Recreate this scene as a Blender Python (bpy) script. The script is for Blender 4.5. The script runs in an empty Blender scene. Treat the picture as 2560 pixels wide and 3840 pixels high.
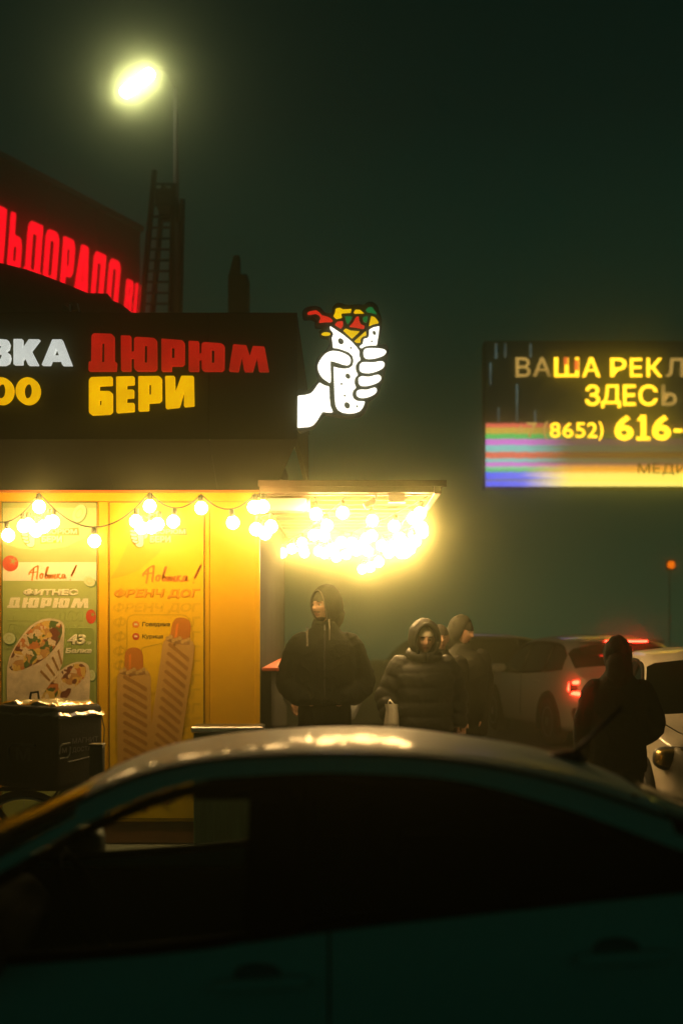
import bpy, bmesh, math, random
from mathutils import Vector, Matrix, noise
random.seed(7)
R = math.radians
PI = math.pi
sc = bpy.context.scene
COL = sc.collection

# ------------------------------------------------------------------ camera
F_PX, HORIZON, CAM_H = 5000.0, 2354.0, 1.65        # focal length and horizon row in photo pixels
cam_d = bpy.data.cameras.new('camera')
cam = bpy.data.objects.new('camera', cam_d)
COL.objects.link(cam)
cam.location = (0, 0, CAM_H)
cam.rotation_euler = (R(90), 0, 0)
cam_d.sensor_fit = 'VERTICAL'
cam_d.sensor_height = 36.0
cam_d.sensor_width = 24.0
cam_d.lens = F_PX / 3840.0 * 36.0
cam_d.shift_y = (HORIZON - 1920.0) / 3840.0
cam_d.clip_start = 0.05
cam_d.clip_end = 500
cam_d.dof.use_dof = True
cam_d.dof.focus_distance = 9.4
cam_d.dof.aperture_fstop = 1.4
cam_d.dof.aperture_blades = 0
sc.camera = cam

# ------------------------------------------------------------------ night sky: faint teal city glow, paler towards the horizon
# (sine of the elevation, colour): fog lit by the town, paler towards the horizon
SKY = [(0.0, (0.0200, 0.105, 0.060)), (0.08, (0.0040, 0.062, 0.042)), (0.20, (0.0001, 0.036, 0.027)), (0.36, (0.0001, 0.0125, 0.0105)), (0.55, (0.0001, 0.0040, 0.0030))]
SKY_STRENGTH = 1.0
world = bpy.data.worlds.new('World')
sc.world = world
world.use_nodes = True
nt = world.node_tree
bg = nt.nodes['Background']
tcw = nt.nodes.new('ShaderNodeTexCoord')
sepw = nt.nodes.new('ShaderNodeSeparateXYZ')
rampw = nt.nodes.new('ShaderNodeValToRGB')
for _i, (_p, _c) in enumerate(SKY):
    _e = rampw.color_ramp.elements[0] if _i == 0 else (rampw.color_ramp.elements[-1] if _i == 1 else rampw.color_ramp.elements.new(_p))
    _e.position = _p
    _e.color = _c + (1,)
nt.links.new(tcw.outputs['Generated'], sepw.inputs[0])
nt.links.new(sepw.outputs['Z'], rampw.inputs[0])
nt.links.new(rampw.outputs[0], bg.inputs['Color'])
bg.inputs['Strength'].default_value = SKY_STRENGTH

# ------------------------------------------------------------------ exposure and render
vs = sc.view_settings
sc.display_settings.display_device = 'sRGB'
vs.view_transform = 'Standard'
vs.look = 'None'
vs.exposure = 0.0
vs.gamma = 1.0
vs.use_curve_mapping = False
cy = sc.cycles
cy.use_denoising = True
cy.denoiser = 'OPENIMAGEDENOISE'
cy.denoising_prefilter = 'ACCURATE'
cy.use_adaptive_sampling = True
cy.adaptive_threshold = 0.01
cy.max_bounces = 6
cy.diffuse_bounces = 2
cy.glossy_bounces = 3
cy.transmission_bounces = 4
cy.transparent_max_bounces = 12
cy.volume_bounces = 0
cy.sample_clamp_indirect = 4.0
cy.use_light_tree = True
cy.caustics_reflective = False
cy.caustics_refractive = False

BULB_STRENGTH = 74.0
CANOPY_BULB_STRENGTH = 170.0
BULB_COLOR = (1.0, 0.60, 0.21)
HAZE_DENSITY = 0.017            # fog droplets, scattering forward: the tight glow round lamps
HAZE_COLOR = (1.0, 0.50, 0.32)
SMOG_DENSITY = 0.0105            # finer greenish haze, scattering all ways: the wide veil
SMOG_COLOR = (0.01, 0.95, 0.48)
SMOG_G = 0.25
HAZE_G = 0.989

# ------------------------------------------------------------------ helpers
def P(px, py, Y):
    """photo pixel + distance from the camera plane -> world point"""
    return Vector(((px - 1280.0) / F_PX * Y, Y, CAM_H - (py - HORIZON) / F_PX * Y))

def world_m(o):
    m = Matrix.Identity(4)
    while o is not None:
        m = o.matrix_basis @ m
        o = o.parent
    return m

def thing(name, label, cat, loc=(0, 0, 0), rotz=0.0, group=None):
    o = bpy.data.objects.new(name, None)
    COL.objects.link(o)
    o.empty_display_size = 0.1
    o.location = loc
    o.rotation_euler = (0, 0, rotz)
    o['label'] = label
    o['category'] = cat
    if group:
        o['group'] = group
    return o

def tag(o, label, cat, group=None):
    o['label'] = label
    o['category'] = cat
    if group:
        o['group'] = group
    return o

def obj(name, data, mat=None, parent=None, world=True, smooth=False):
    """data: Mesh or (verts, faces). World coordinates are turned into the parent's local ones."""
    if not isinstance(data, bpy.types.Mesh):
        v, f = data
        me = bpy.data.meshes.new(name)
        me.from_pydata([tuple(x) for x in v], [], [tuple(x) for x in f])
    else:
        me = data
        me.name = name
    if parent is not None and world:
        me.transform(world_m(parent).inverted())
    if smooth:
        me.polygons.foreach_set('use_smooth', [True] * len(me.polygons))
    me.update()
    o = bpy.data.objects.new(name, me)
    COL.objects.link(o)
    if parent is not None:
        o.parent = parent
    if mat is not None:
        me.materials.clear()
        if isinstance(mat, (list, tuple)):
            for m in mat:
                me.materials.append(m)
        else:
            me.materials.append(mat)
    return o

def join(parts):
    V, Fc = [], []
    for v, f in parts:
        n = len(V)
        V += [Vector(x) for x in v]
        Fc += [tuple(i + n for i in q) for q in f]
    return V, Fc

def xf(data, m):
    v, f = data
    return [m @ Vector(x) for x in v], f

def box(x0, x1, y0, y1, z0, z1, bev=0.0, seg=1):
    bm = bmesh.new()
    bmesh.ops.create_cube(bm, size=1.0)
    for v in bm.verts:
        v.co = Vector((x0 + (v.co.x + .5) * (x1 - x0), y0 + (v.co.y + .5) * (y1 - y0), z0 + (v.co.z + .5) * (z1 - z0)))
    if bev > 0:
        bmesh.ops.bevel(bm, geom=list(bm.edges), offset=bev, segments=seg, profile=0.6, affect='EDGES')
    bm.verts.index_update()
    out = ([v.co.copy() for v in bm.verts], [[v.index for v in f.verts] for f in bm.faces])
    bm.free()
    return out

def tube(pts, rad, seg=8, cap=True, flat=None):
    """round tube through pts with a radius for each point"""
    pts = [Vector(p) for p in pts]
    n = len(pts)
    if not isinstance(rad, (list, tuple)):
        rad = [rad] * n
    V, Fc = [], []
    up = None
    for i, p in enumerate(pts):
        if i == 0: t = pts[1] - pts[0]
        elif i == n - 1: t = pts[-1] - pts[-2]
        else: t = (pts[i + 1] - pts[i]).normalized() + (pts[i] - pts[i - 1]).normalized()
        if t.length < 1e-9: t = Vector((0, 0, 1))
        t.normalize()
        if up is None:
            a = Vector((0, 0, 1)) if abs(t.z) < .9 else Vector((0, 1, 0))
            up = (a - t * a.dot(t)).normalized()
        else:
            up = up - t * up.dot(t)
            up = up.normalized() if up.length > 1e-6 else t.orthogonal().normalized()
        side = t.cross(up)
        for k in range(seg):
            a = 2 * PI * k / seg
            ca, sa = math.cos(a), math.sin(a)
            if flat: ca *= flat
            V.append(p + (side * ca + up * sa) * rad[i])
    for i in range(n - 1):
        for k in range(seg):
            k2 = (k + 1) % seg
            Fc.append((i * seg + k, i * seg + k2, (i + 1) * seg + k2, (i + 1) * seg + k))
    if cap:
        Fc.append(tuple(range(seg - 1, -1, -1)))
        Fc.append(tuple((n - 1) * seg + k for k in range(seg)))
    return V, Fc

def limb(pts, rad, seg=12):
    """tube with rounded ends and smooth in-between points"""
    pts = [Vector(p) for p in pts]
    P2, R2 = [], []
    m = 5
    for i in range(len(pts) - 1):
        p0 = pts[max(i - 1, 0)]; p1 = pts[i]; p2 = pts[i + 1]; p3 = pts[min(i + 2, len(pts) - 1)]
        for j in range(m):
            t = j / m
            P2.append(0.5 * ((2 * p1) + (p2 - p0) * t + (2 * p0 - 5 * p1 + 4 * p2 - p3) * t * t + (3 * p1 - p0 - 3 * p2 + p3) * t ** 3))
            R2.append(rad[i] + (rad[i + 1] - rad[i]) * t)
    P2.append(pts[-1]); R2.append(rad[-1])
    d0 = (P2[0] - P2[1]).normalized(); d1 = (P2[-1] - P2[-2]).normalized()
    a, ra = P2[0], R2[0]; b, rb = P2[-1], R2[-1]
    P2 = [a + d0 * ra * .95, a + d0 * ra * .6] + P2 + [b + d1 * rb * .6, b + d1 * rb * .95]
    R2 = [ra * .3, ra * .8] + R2 + [rb * .8, rb * .3]
    return tube(P2, R2, seg)

def loft(rings, seg=28, power=2.3):
    """horizontal rings (cx, cy, z, rx, ry) -> closed super-ellipse loft"""
    V, Fc = [], []
    for cx, cy_, z, rx, ry in rings:
        for k in range(seg):
            a = 2 * PI * k / seg
            c, s = math.cos(a), math.sin(a)
            V.append(Vector((cx + rx * math.copysign(abs(c) ** (2 / power), c), cy_ + ry * math.copysign(abs(s) ** (2 / power), s), z)))
    n = len(rings)
    for i in range(n - 1):
        for k in range(seg):
            k2 = (k + 1) % seg
            Fc.append((i * seg + k, i * seg + k2, (i + 1) * seg + k2, (i + 1) * seg + k))
    Fc.append(tuple(range(seg - 1, -1, -1)))
    Fc.append(tuple((n - 1) * seg + k for k in range(seg)))
    return V, Fc

def lathe(profile, seg=16):
    """profile [(r, z)] turned about z"""
    V, Fc = [], []
    n = len(profile)
    for r, z in profile:
        for k in range(seg):
            a = 2 * PI * k / seg
            V.append(Vector((r * math.cos(a), r * math.sin(a), z)))
    for i in range(n - 1):
        for k in range(seg):
            k2 = (k + 1) % seg
            Fc.append((i * seg + k, i * seg + k2, (i + 1) * seg + k2, (i + 1) * seg + k))
    Fc.append(tuple(range(seg - 1, -1, -1)))
    Fc.append(tuple((n - 1) * seg + k for k in range(seg)))
    return V, Fc

def lerp(a, b, t):
    return a + (b - a) * t

def interp(tab, x):
    if x <= tab[0][0]: return tab[0][1]
    if x >= tab[-1][0]: return tab[-1][1]
    for i in range(len(tab) - 1):
        if tab[i][0] <= x <= tab[i + 1][0]:
            x0, y0 = tab[i]; x1, y1 = tab[i + 1]
            xm, ym = tab[i - 1] if i > 0 else (2 * x0 - x1, 2 * y0 - y1)
            xp, yp = tab[i + 2] if i + 2 < len(tab) else (2 * x1 - x0, 2 * y1 - y0)
            m0 = (y1 - ym) / (x1 - xm); m1 = (yp - y0) / (xp - x0)
            h = x1 - x0; t = (x - x0) / h
            return ((2 * t ** 3 - 3 * t * t + 1) * y0 + (t ** 3 - 2 * t * t + t) * h * m0 + (-2 * t ** 3 + 3 * t * t) * y1 + (t ** 3 - t * t) * h * m1)

def rnd(poly, r, n=4):
    """round the corners of a polygon"""
    out = []
    m = len(poly)
    for i in range(m):
        a = Vector(poly[i - 1]); b = Vector(poly[i]); c = Vector(poly[(i + 1) % m])
        ra = min(r, (a - b).length * .45); rc = min(r, (c - b).length * .45)
        p = b + (a - b).normalized() * ra; q = b + (c - b).normalized() * rc
        for j in range(n + 1):
            t = j / n
            out.append(tuple((1 - t) ** 2 * p + 2 * t * (1 - t) * b + t * t * q))
    return out

def cat(poly, n=3):
    """closed smooth curve through the points"""
    out = []
    m = len(poly)
    for i in range(m):
        p0, p1, p2, p3 = (Vector(poly[(i + k) % m]) for k in (-1, 0, 1, 2))
        for j in range(n):
            t = j / n
            out.append(tuple(0.5 * ((2 * p1) + (p2 - p0) * t + (2 * p0 - 5 * p1 + 4 * p2 - p3) * t * t + (3 * p1 - p0 - 3 * p2 + p3) * t ** 3)))
    return out

def ell(cx, cy_, rx, ry, rot=0, n=20):
    out = []
    for k in range(n):
        a = 2 * PI * k / n
        x, y = rx * math.cos(a), ry * math.sin(a)
        out.append((cx + x * math.cos(rot) - y * math.sin(rot), cy_ + x * math.sin(rot) + y * math.cos(rot)))
    return out

def eval_mesh(o):
    dg = bpy.context.evaluated_depsgraph_get()
    me = bpy.data.meshes.new_from_object(o.evaluated_get(dg))
    return me

def fill2d(polys, half=0.0, line=0.0):
    """outlines with holes -> mesh in xy, thickness 2*half along z"""
    cu = bpy.data.curves.new('outline', 'CURVE')
    cu.dimensions = '2D'
    for p in polys:
        s = cu.splines.new('POLY')
        s.points.add(len(p) - 1)
        for i, q in enumerate(p):
            s.points[i].co = (q[0], q[1], 0, 1)
        s.use_cyclic_u = True
    if line > 0:
        cu.dimensions = '3D'
        cu.fill_mode = 'FULL'
        cu.bevel_depth = line
        cu.bevel_resolution = 0
    else:
        cu.fill_mode = 'BOTH'
        cu.extrude = half
    o = bpy.data.objects.new('outline', cu)
    COL.objects.link(o)
    me = eval_mesh(o)
    bpy.data.objects.remove(o)
    bpy.data.curves.remove(cu)
    return me

def on_plane(me, Y0):
    """mesh xy -> wall plane facing the camera (front = local +z)"""
    for v in me.vertices:
        x, y, z = v.co
        v.co = (x, Y0 - z, y)
    return me

def px2(poly, Y):
    return [((x - 1280.0) / F_PX * Y, CAM_H - (y - HORIZON) / F_PX * Y) for x, y in poly]

def plate(name, polys, Y, half, mat, parent, line=0.0):
    """flat or thick shape traced in photo pixels on the frontal plane at distance Y"""
    me = fill2d([px2(p, Y) for p in polys], half, line)
    on_plane(me, Y)
    return obj(name, me, mat, parent)

def text_mesh(body, bold=0.0, shear=0.0, line=0.0, half=0.0, space=1.0):
    cu = bpy.data.curves.new('lettering', 'FONT')
    cu.body = body
    cu.shear = shear
    cu.space_character = space
    if line > 0:
        cu.fill_mode = 'NONE'
        cu.bevel_depth = line
        cu.bevel_resolution = 0
    else:
        cu.bevel_depth = bold
        cu.bevel_resolution = 0
        cu.extrude = half
    cu.resolution_u = 4
    o = bpy.data.objects.new('lettering', cu)
    COL.objects.link(o)
    me = eval_mesh(o)
    bpy.data.objects.remove(o)
    bpy.data.curves.remove(cu)
    return me

def fit(me, x0, y0, x1, y1, zs=1.0):
    xs = [v.co.x for v in me.vertices]; ys = [v.co.y for v in me.vertices]
    a, b, c, d = min(xs), max(xs), min(ys), max(ys)
    for v in me.vertices:
        v.co.x = x0 + (v.co.x - a) / (b - a) * (x1 - x0)
        v.co.y = y0 + (v.co.y - c) / (d - c) * (y1 - y0)
        v.co.z *= zs
    return me

def text_px(name, body, x0, y0, x1, y1, Y, mat, parent, bold=0.03, shear=0.0, line=0.0, half=0.0):
    """lettering fitted into a pixel rectangle (top-left, bottom-right) on the plane at Y"""
    me = text_mesh(body, bold, shear, line, half)
    (ax, az), (bx, bz) = px2([(x0, y1), (x1, y0)], Y)
    fit(me, ax, az, bx, bz, 0.002)
    on_plane(me, Y)
    return obj(name, me, mat, parent)

# ------------------------------------------------------------------ materials (all procedural)
def pm(name, col, rough=0.6, metal=0.0, var=0.15, scale=8.0, bump=0.0, bscale=40.0, spec=0.5, coat=0.0, stretch=None):
    m = bpy.data.materials.new(name)
    m.use_nodes = True
    n, l = m.node_tree.nodes, m.node_tree.links
    b = n['Principled BSDF']
    b.inputs['Roughness'].default_value = rough
    b.inputs['Metallic'].default_value = metal
    b.inputs['Specular IOR Level'].default_value = spec
    if coat:
        b.inputs['Coat Weight'].default_value = coat
        b.inputs['Coat Roughness'].default_value = 0.09
    tc = n.new('ShaderNodeTexCoord')
    src = tc.outputs['Object']
    if stretch:
        mp = n.new('ShaderNodeMapping')
        mp.inputs['Scale'].default_value = stretch
        l.new(src, mp.inputs['Vector'])
        src = mp.outputs[0]
    nz = n.new('ShaderNodeTexNoise')
    nz.inputs['Scale'].default_value = scale
    nz.inputs['Detail'].default_value = 6
    nz.inputs['Roughness'].default_value = .62
    l.new(src, nz.inputs['Vector'])
    rp = n.new('ShaderNodeValToRGB')
    rp.color_ramp.elements[0].position = .3
    rp.color_ramp.elements[1].position = .7
    rp.color_ramp.elements[0].color = tuple(max(c * (1 - var), 0) for c in col) + (1,)
    rp.color_ramp.elements[1].color = tuple(min(c * (1 + var), 1) for c in col) + (1,)
    l.new(nz.outputs[0], rp.inputs[0])
    l.new(rp.outputs[0], b.inputs['Base Color'])
    mr = n.new('ShaderNodeMapRange')
    mr.inputs[3].default_value = max(rough - .08, .02)
    mr.inputs[4].default_value = min(rough + .08, 1)
    l.new(nz.outputs[0], mr.inputs[0])
    l.new(mr.outputs[0], b.inputs['Roughness'])
    if bump:
        bz = n.new('ShaderNodeTexNoise')
        bz.inputs['Scale'].default_value = bscale
        bz.inputs['Detail'].default_value = 4
        l.new(src, bz.inputs['Vector'])
        bp = n.new('ShaderNodeBump')
        bp.inputs['Strength'].default_value = bump
        bp.inputs['Distance'].default_value = 0.01
        l.new(bz.outputs[0], bp.inputs['Height'])
        l.new(bp.outputs[0], b.inputs['Normal'])
    return m

def em(name, col, strength, var=0.12, scale=9.0):
    """a lit, translucent face: emission with the slight unevenness of the tubes behind it"""
    m = bpy.data.materials.new(name)
    m.use_nodes = True
    n, l = m.node_tree.nodes, m.node_tree.links
    b = n['Principled BSDF']
    b.inputs['Base Color'].default_value = tuple(min(c, 1) * .35 for c in col) + (1,)
    b.inputs['Roughness'].default_value = .35
    b.inputs['Emission Color'].default_value = tuple(col) + (1,)
    tc = n.new('ShaderNodeTexCoord')
    nz = n.new('ShaderNodeTexNoise')
    nz.inputs['Scale'].default_value = scale
    l.new(tc.outputs['Object'], nz.inputs['Vector'])
    mr = n.new('ShaderNodeMapRange')
    mr.inputs[1].default_value = .3
    mr.inputs[2].default_value = .7
    mr.inputs[3].default_value = strength * (1 - var)
    mr.inputs[4].default_value = strength * (1 + var)
    l.new(nz.outputs[0], mr.inputs[0])
    l.new(mr.outputs[0], b.inputs['Emission Strength'])
    return m

def bulb_mat(name, col, strength):
    m = bpy.data.materials.new(name)
    m.use_nodes = True
    n, l = m.node_tree.nodes, m.node_tree.links
    b = n['Principled BSDF']
    b.inputs['Base Color'].default_value = (.8, .8, .8, 1)
    b.inputs['Emission Color'].default_value = tuple(col) + (1,)
    b.inputs['Emission Strength'].default_value = strength
    return m

def glass_mat(name, tint, gloss=0.06):
    m = bpy.data.materials.new(name)
    m.use_nodes = True
    n, l = m.node_tree.nodes, m.node_tree.links
    n.remove(n['Principled BSDF'])
    t = n.new('ShaderNodeBsdfTransparent')
    t.inputs[0].default_value = tuple(tint) + (1,)
    g = n.new('ShaderNodeBsdfGlossy')
    g.inputs['Roughness'].default_value = 0.03
    g.inputs['Color'].default_value = (.9, .95, .95, 1)
    fr = n.new('ShaderNodeFresnel')
    fr.inputs[0].default_value = 1.45
    mx = n.new('ShaderNodeMixShader')
    l.new(fr.outputs[0], mx.inputs[0])
    l.new(t.outputs[0], mx.inputs[1])
    l.new(g.outputs[0], mx.inputs[2])
    l.new(mx.outputs[0], n['Material Output'].inputs['Surface'])
    return m

M = {}
M['asphalt'] = pm('asphalt', (.05, .052, .05), .55, var=.45, scale=30, bump=.35, bscale=160)
M['paving'] = pm('paving', (.30, .30, .27), .75, var=.3, scale=12, bump=.3, bscale=80)
M['kerb'] = pm('kerb_concrete', (.34, .34, .31), .8, var=.3, scale=10, bump=.3, bscale=60)
M['yellow'] = pm('yellow_cladding', (.84, .47, .004), .42, var=.05, scale=2.5, spec=.35)
M['plinth'] = pm('brown_plinth', (.20, .085, .04), .6, var=.2)
M['black_panel'] = pm('black_composite_panel', (.004, .0045, .0045), .75, var=.25, scale=3, spec=.03)
M['black'] = pm('black_plastic', (.012, .012, .012), .5, var=.2)
M['rubber'] = pm('rubber', (.015, .015, .015), .8, var=.2)
M['orange_trim'] = pm('orange_trim', (.62, .16, .03), .3, var=.1)
M['red_counter'] = pm('red_counter', (.55, .09, .03), .35, var=.1)
M['side_wall'] = pm('grey_side_wall', (.020, .020, .019), .9, var=.15, scale=4, spec=.03)
M['steel'] = pm('brushed_steel', (.42, .42, .41), .32, metal=1, var=.15, scale=20, stretch=(1, 1, 8))
M['green_metal'] = pm('dark_green_sheet', (.05, .10, .075), .5, var=.35, scale=6, stretch=(6, 6, .4))
M['white_plastic'] = pm('white_plastic', (.75, .74, .70), .45, var=.06)
M['wood'] = pm('timber_batten', (.36, .22, .11), .6, var=.3, scale=10, stretch=(1, 8, 8))
M['tin'] = pm('canopy_sheet', (.13, .085, .05), .45, var=.2)
M['cable'] = pm('black_cable', (.02, .02, .018), .6)
M['concrete'] = pm('concrete_render', (.14, .14, .13), .85, var=.25, scale=3, bump=.2)
M['dark_wall'] = pm('dark_cladding', (.009, .010, .009), .9, spec=.05, var=.3, scale=2)
M['dark_metal'] = pm('dark_metal', (.010, .011, .010), .7, metal=.0, spec=.1, var=.3)
M['tarp'] = pm('roofing_felt', (.02, .02, .02), .85, var=.4, scale=6, bump=.4, bscale=20)
M['bulb'] = bulb_mat('warm_bulb_glass', BULB_COLOR, BULB_STRENGTH)
M['bulb_canopy'] = bulb_mat('warm_canopy_bulb_glass', BULB_COLOR, CANOPY_BULB_STRENGTH)
M['lamp'] = bulb_mat('street_lamp_light', (1, .95, .60), 120.0)
M['amber'] = bulb_mat('amber_lens', (1, .17, .0), 2.2)
M['tail'] = bulb_mat('red_tail_light', (1, .03, .012), 30.0)
M['brake'] = bulb_mat('red_brake_light', (1, .025, .012), 45.0)
M['s_white'] = em('lit_white_acrylic', (1, .95, .84), 1.8, .06)
M['s_white2'] = em('lit_white_face', (.92, .95, .88), .72, .10)
M['s_yellow'] = em('lit_yellow_face', (1, .52, .0), .95, .10)
M['s_red'] = em('lit_red_face', (.62, .008, .004), .62, .22, 5)
M['s_redhot'] = em('lit_red_acrylic', (1.0, .0, .012), 2.0, .08)
M['e_red'] = em('emblem_red', (.75, .02, .008), .95)
M['e_yellow'] = em('emblem_yellow', (1, .62, .0), .95)
M['e_green'] = em('emblem_green', (.0, .17, .035), .9)
M['e_dark'] = pm('emblem_backing', (.05, .05, .045), .5, var=.1)
M['halo_white'] = M['s_white']
M['led_yellow'] = em('led_text_yellow', (1, .56, .02), 4.6, .12, 2)
M['led_dim'] = em('led_text_dim', (.70, .42, .10), 1.0, .5, 1.2)
M['led_faint'] = em('led_glitch_faint', (.16, .24, .22), .55, .6, 2)
M['led_red'] = em('led_text_red', (1, .16, .03), 1.6, .3, 3)
M['cloth_black'] = pm('black_fleece', (.0055, .0075, .006), .95, var=.35, scale=14, bump=.5, bscale=90, spec=.15)
M['cloth_puffer'] = pm('dark_nylon', (.012, .014, .011), .62, var=.25, scale=10, bump=.35, bscale=30, spec=.35)
M['cloth_olive'] = pm('olive_cloth', (.020, .020, .013), .8, var=.3, scale=10, bump=.4, bscale=60, spec=.25)
M['cloth_grey'] = pm('grey_blue_fleece', (.28, .30, .30), .9, var=.2, scale=14, bump=.4, bscale=80, spec=.2)
M['denim'] = pm('black_trousers', (.005, .006, .006), .9, var=.3, scale=20, bump=.3, bscale=80, spec=.2)
M['hoodpipe'] = pm('hood_edge', (.16, .14, .10), .7)
M['knit_dark'] = pm('dark_knit', (.03, .026, .022), .95, var=.3, scale=30, bump=.5, bscale=60, spec=.1)
M['knit_white'] = pm('cream_knit', (.72, .64, .50), .9, var=.12, scale=20, bump=.4, bscale=60, spec=.1)
M['skin'] = pm('skin', (.52, .30, .19), .5, var=.08, scale=20, spec=.35)
M['skin2'] = pm('skin_fair', (.56, .34, .23), .5, var=.08, scale=20, spec=.35)
M['lips'] = pm('lips', (.36, .14, .10), .45)
M['beard'] = pm('short_beard', (.06, .035, .022), .8, var=.4, scale=60)
M['hair'] = pm('brow_hair', (.025, .016, .010), .7)
M['eye_white'] = pm('eye_white', (.6, .55, .48), .25)
M['eye_dark'] = pm('eye_iris', (.02, .012, .008), .2)
M['bag_white'] = pm('white_carrier_bag', (.80, .76, .66), .45, var=.1, bump=.6, bscale=12)
M['shoe'] = pm('shoe_leather', (.02, .018, .016), .5)
M['paint_near'] = pm('grey_metallic_paint', (.62, .74, .70), .55, metal=0, var=.04, scale=60, spec=.08, coat=.09)
M['paint_suv'] = pm('silver_paint', (.46, .45, .40), .45, metal=.1, var=.05, coat=.8)
M['paint_white'] = pm('white_car_paint', (.66, .60, .48), .38, var=.05, coat=.8)
M['paint_dark'] = pm('dark_car_paint', (.03, .034, .036), .35, var=.05, coat=.8)
M['car_trim'] = pm('black_window_trim', (.006, .006, .006), .8, spec=.1)
M['cabin'] = pm('dark_cabin_trim', (.006, .006, .006), .95, spec=.02)
M['seat_cloth'] = pm('dark_seat_cloth', (.010, .010, .010), .95, spec=.02)
M['glass_clear'] = glass_mat('car_glass', (.84, .92, .88))
M['glass_dark'] = glass_mat('tinted_glass', (.012, .016, .014))
M['rim'] = pm('alloy_rim', (.35, .35, .34), .3, metal=1)
M['chrome'] = pm('chrome', (.55, .55, .53), .12, metal=1, var=.03)
M['amber_reflection'] = pm('headlamp_amber_reflection', (.85, .55, .18), .25, metal=.9, var=.4, scale=40)  # amber reflection of the festoon bulbs put into the headlamp's base colour
M['foil'] = pm('silver_film', (.62, .56, .48), .22, metal=1, var=.1, bump=.5, bscale=14)
M['bag_black'] = pm('black_bag_fabric', (.012, .015, .013), .7, var=.3, scale=20, bump=.4, bscale=100, spec=.3)
M['bag_print'] = pm('grey_bag_print', (.30, .30, .27), .6)
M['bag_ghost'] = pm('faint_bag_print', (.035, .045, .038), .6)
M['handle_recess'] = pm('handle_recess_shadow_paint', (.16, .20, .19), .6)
M['post'] = pm('post_paint', (.020, .032, .028), .5, var=.3)

# ================================================================== SETTING
KERB_Y = 9.25
def ground_z(y):
    return interp([(-40, -.08), (4.6, -.08), (9.0, .02), (14, .02), (70, .02)], y)
gx0, gx1, gy0, gy1 = -44.0, 44.0, -24.0, 68.0
ys = [gy0, 0, 2, 4, 5, 6, 7, 8, 9, 10, 14, 20, 40, gy1]
V = []; Fc = []
for y in ys:
    z = -.08 if y <= 4.6 else (.02 if y >= 9 else -.08 + (y - 4.6) / 4.4 * .10)
    V += [(gx0, y, z), (gx1, y, z)]
for i in range(len(ys) - 1):
    Fc.append((2 * i, 2 * i + 1, 2 * i + 3, 2 * i + 2))
g = obj('road', (V, Fc), M['asphalt'])
g['kind'] = 'structure'

PLAT_Z = .09
pav = obj('pavement', box(-7.5, 1.75, KERB_Y + .13, 16.0, -.1, PLAT_Z - .004), M['paving'])
pav['kind'] = 'structure'
kst = box(-.497, .497, -.065, .065, -.16, .09, .012)
kme = bpy.data.meshes.new('kerb_stone')
kme.from_pydata([tuple(v) for v in kst[0]], [], kst[1])
kme.materials.append(M['kerb'])
for i in range(9):
    k = bpy.data.objects.new('kerb_stone', kme)
    COL.objects.link(k)
    k.parent = pav
    k.location = (-7.0 + i + .02, KERB_Y + .065, random.uniform(-.003, .003))
    k.rotation_euler = (0, 0, random.uniform(-.004, .004))
# paving slabs in the strip that shows through the car window
sl = box(-.147, .147, -.147, .147, -.03, .0, .006)
sme = bpy.data.meshes.new('paving_slab')
sme.from_pydata([tuple(v) for v in sl[0]], [], sl[1])
sme.materials.append(M['paving'])
for i in range(14):
    k = bpy.data.objects.new('paving_slab', sme)
    COL.objects.link(k)
    k.parent = pav
    k.location = (-3.3 + i * .3, KERB_Y + .285, PLAT_Z + random.uniform(-.002, .003))

# ================================================================== KIOSK
WY = 9.6
kiosk = thing('kiosk', 'bright yellow street food kiosk with a black fascia over its posters', 'kiosk', (-2.2, WY, PLAT_Z))
def wall_panel(x0, x1, y0, y1, mat='yellow', name='wall_panel', Y=WY, th=.03):
    a = P(x0, y1, Y); b = P(x1, y0, Y)
    return obj(name, box(a.x + .0015, b.x - .0015, Y, Y + th, a.z + .0015, b.z - .0015, .003), M[mat], kiosk)
WX1 = P(972, 0, WY).x
wall_panel(-520, 972, 1846, 1880)
wall_panel(-520, 4, 1880, 3082)
wall_panel(4, 369, 1880, 3082)
wall_panel(369, 408, 1880, 3082)
wall_panel(408, 768, 1880, 3082)
wall_panel(768, 786, 1880, 3082)
wall_panel(786, 972, 1880, 3082)
wall_panel(-520, 972, 3082, 3163, 'plinth', 'plinth', WY + .01)
# body behind the cladding: core, side wall, roof
zt = P(0, 1846, WY).z
obj('core', box(P(-520, 0, WY).x + .01, WX1 - .05, WY + .045, 14.0, PLAT_Z + .004, zt - .02), M['side_wall'], kiosk)
for i in range(5):
    y0 = WY + .04 + i * .88
    obj('side_panel', box(WX1 - .045, WX1 - .004, y0, y0 + .872, PLAT_Z + .01, zt - .01, .004), M['side_wall'], kiosk)
obj('corner_trim', box(WX1 - .03, WX1 + .004, WY - .006, WY + .034, PLAT_Z + .06, zt - .01, .004), M['yellow'], kiosk)
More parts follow.
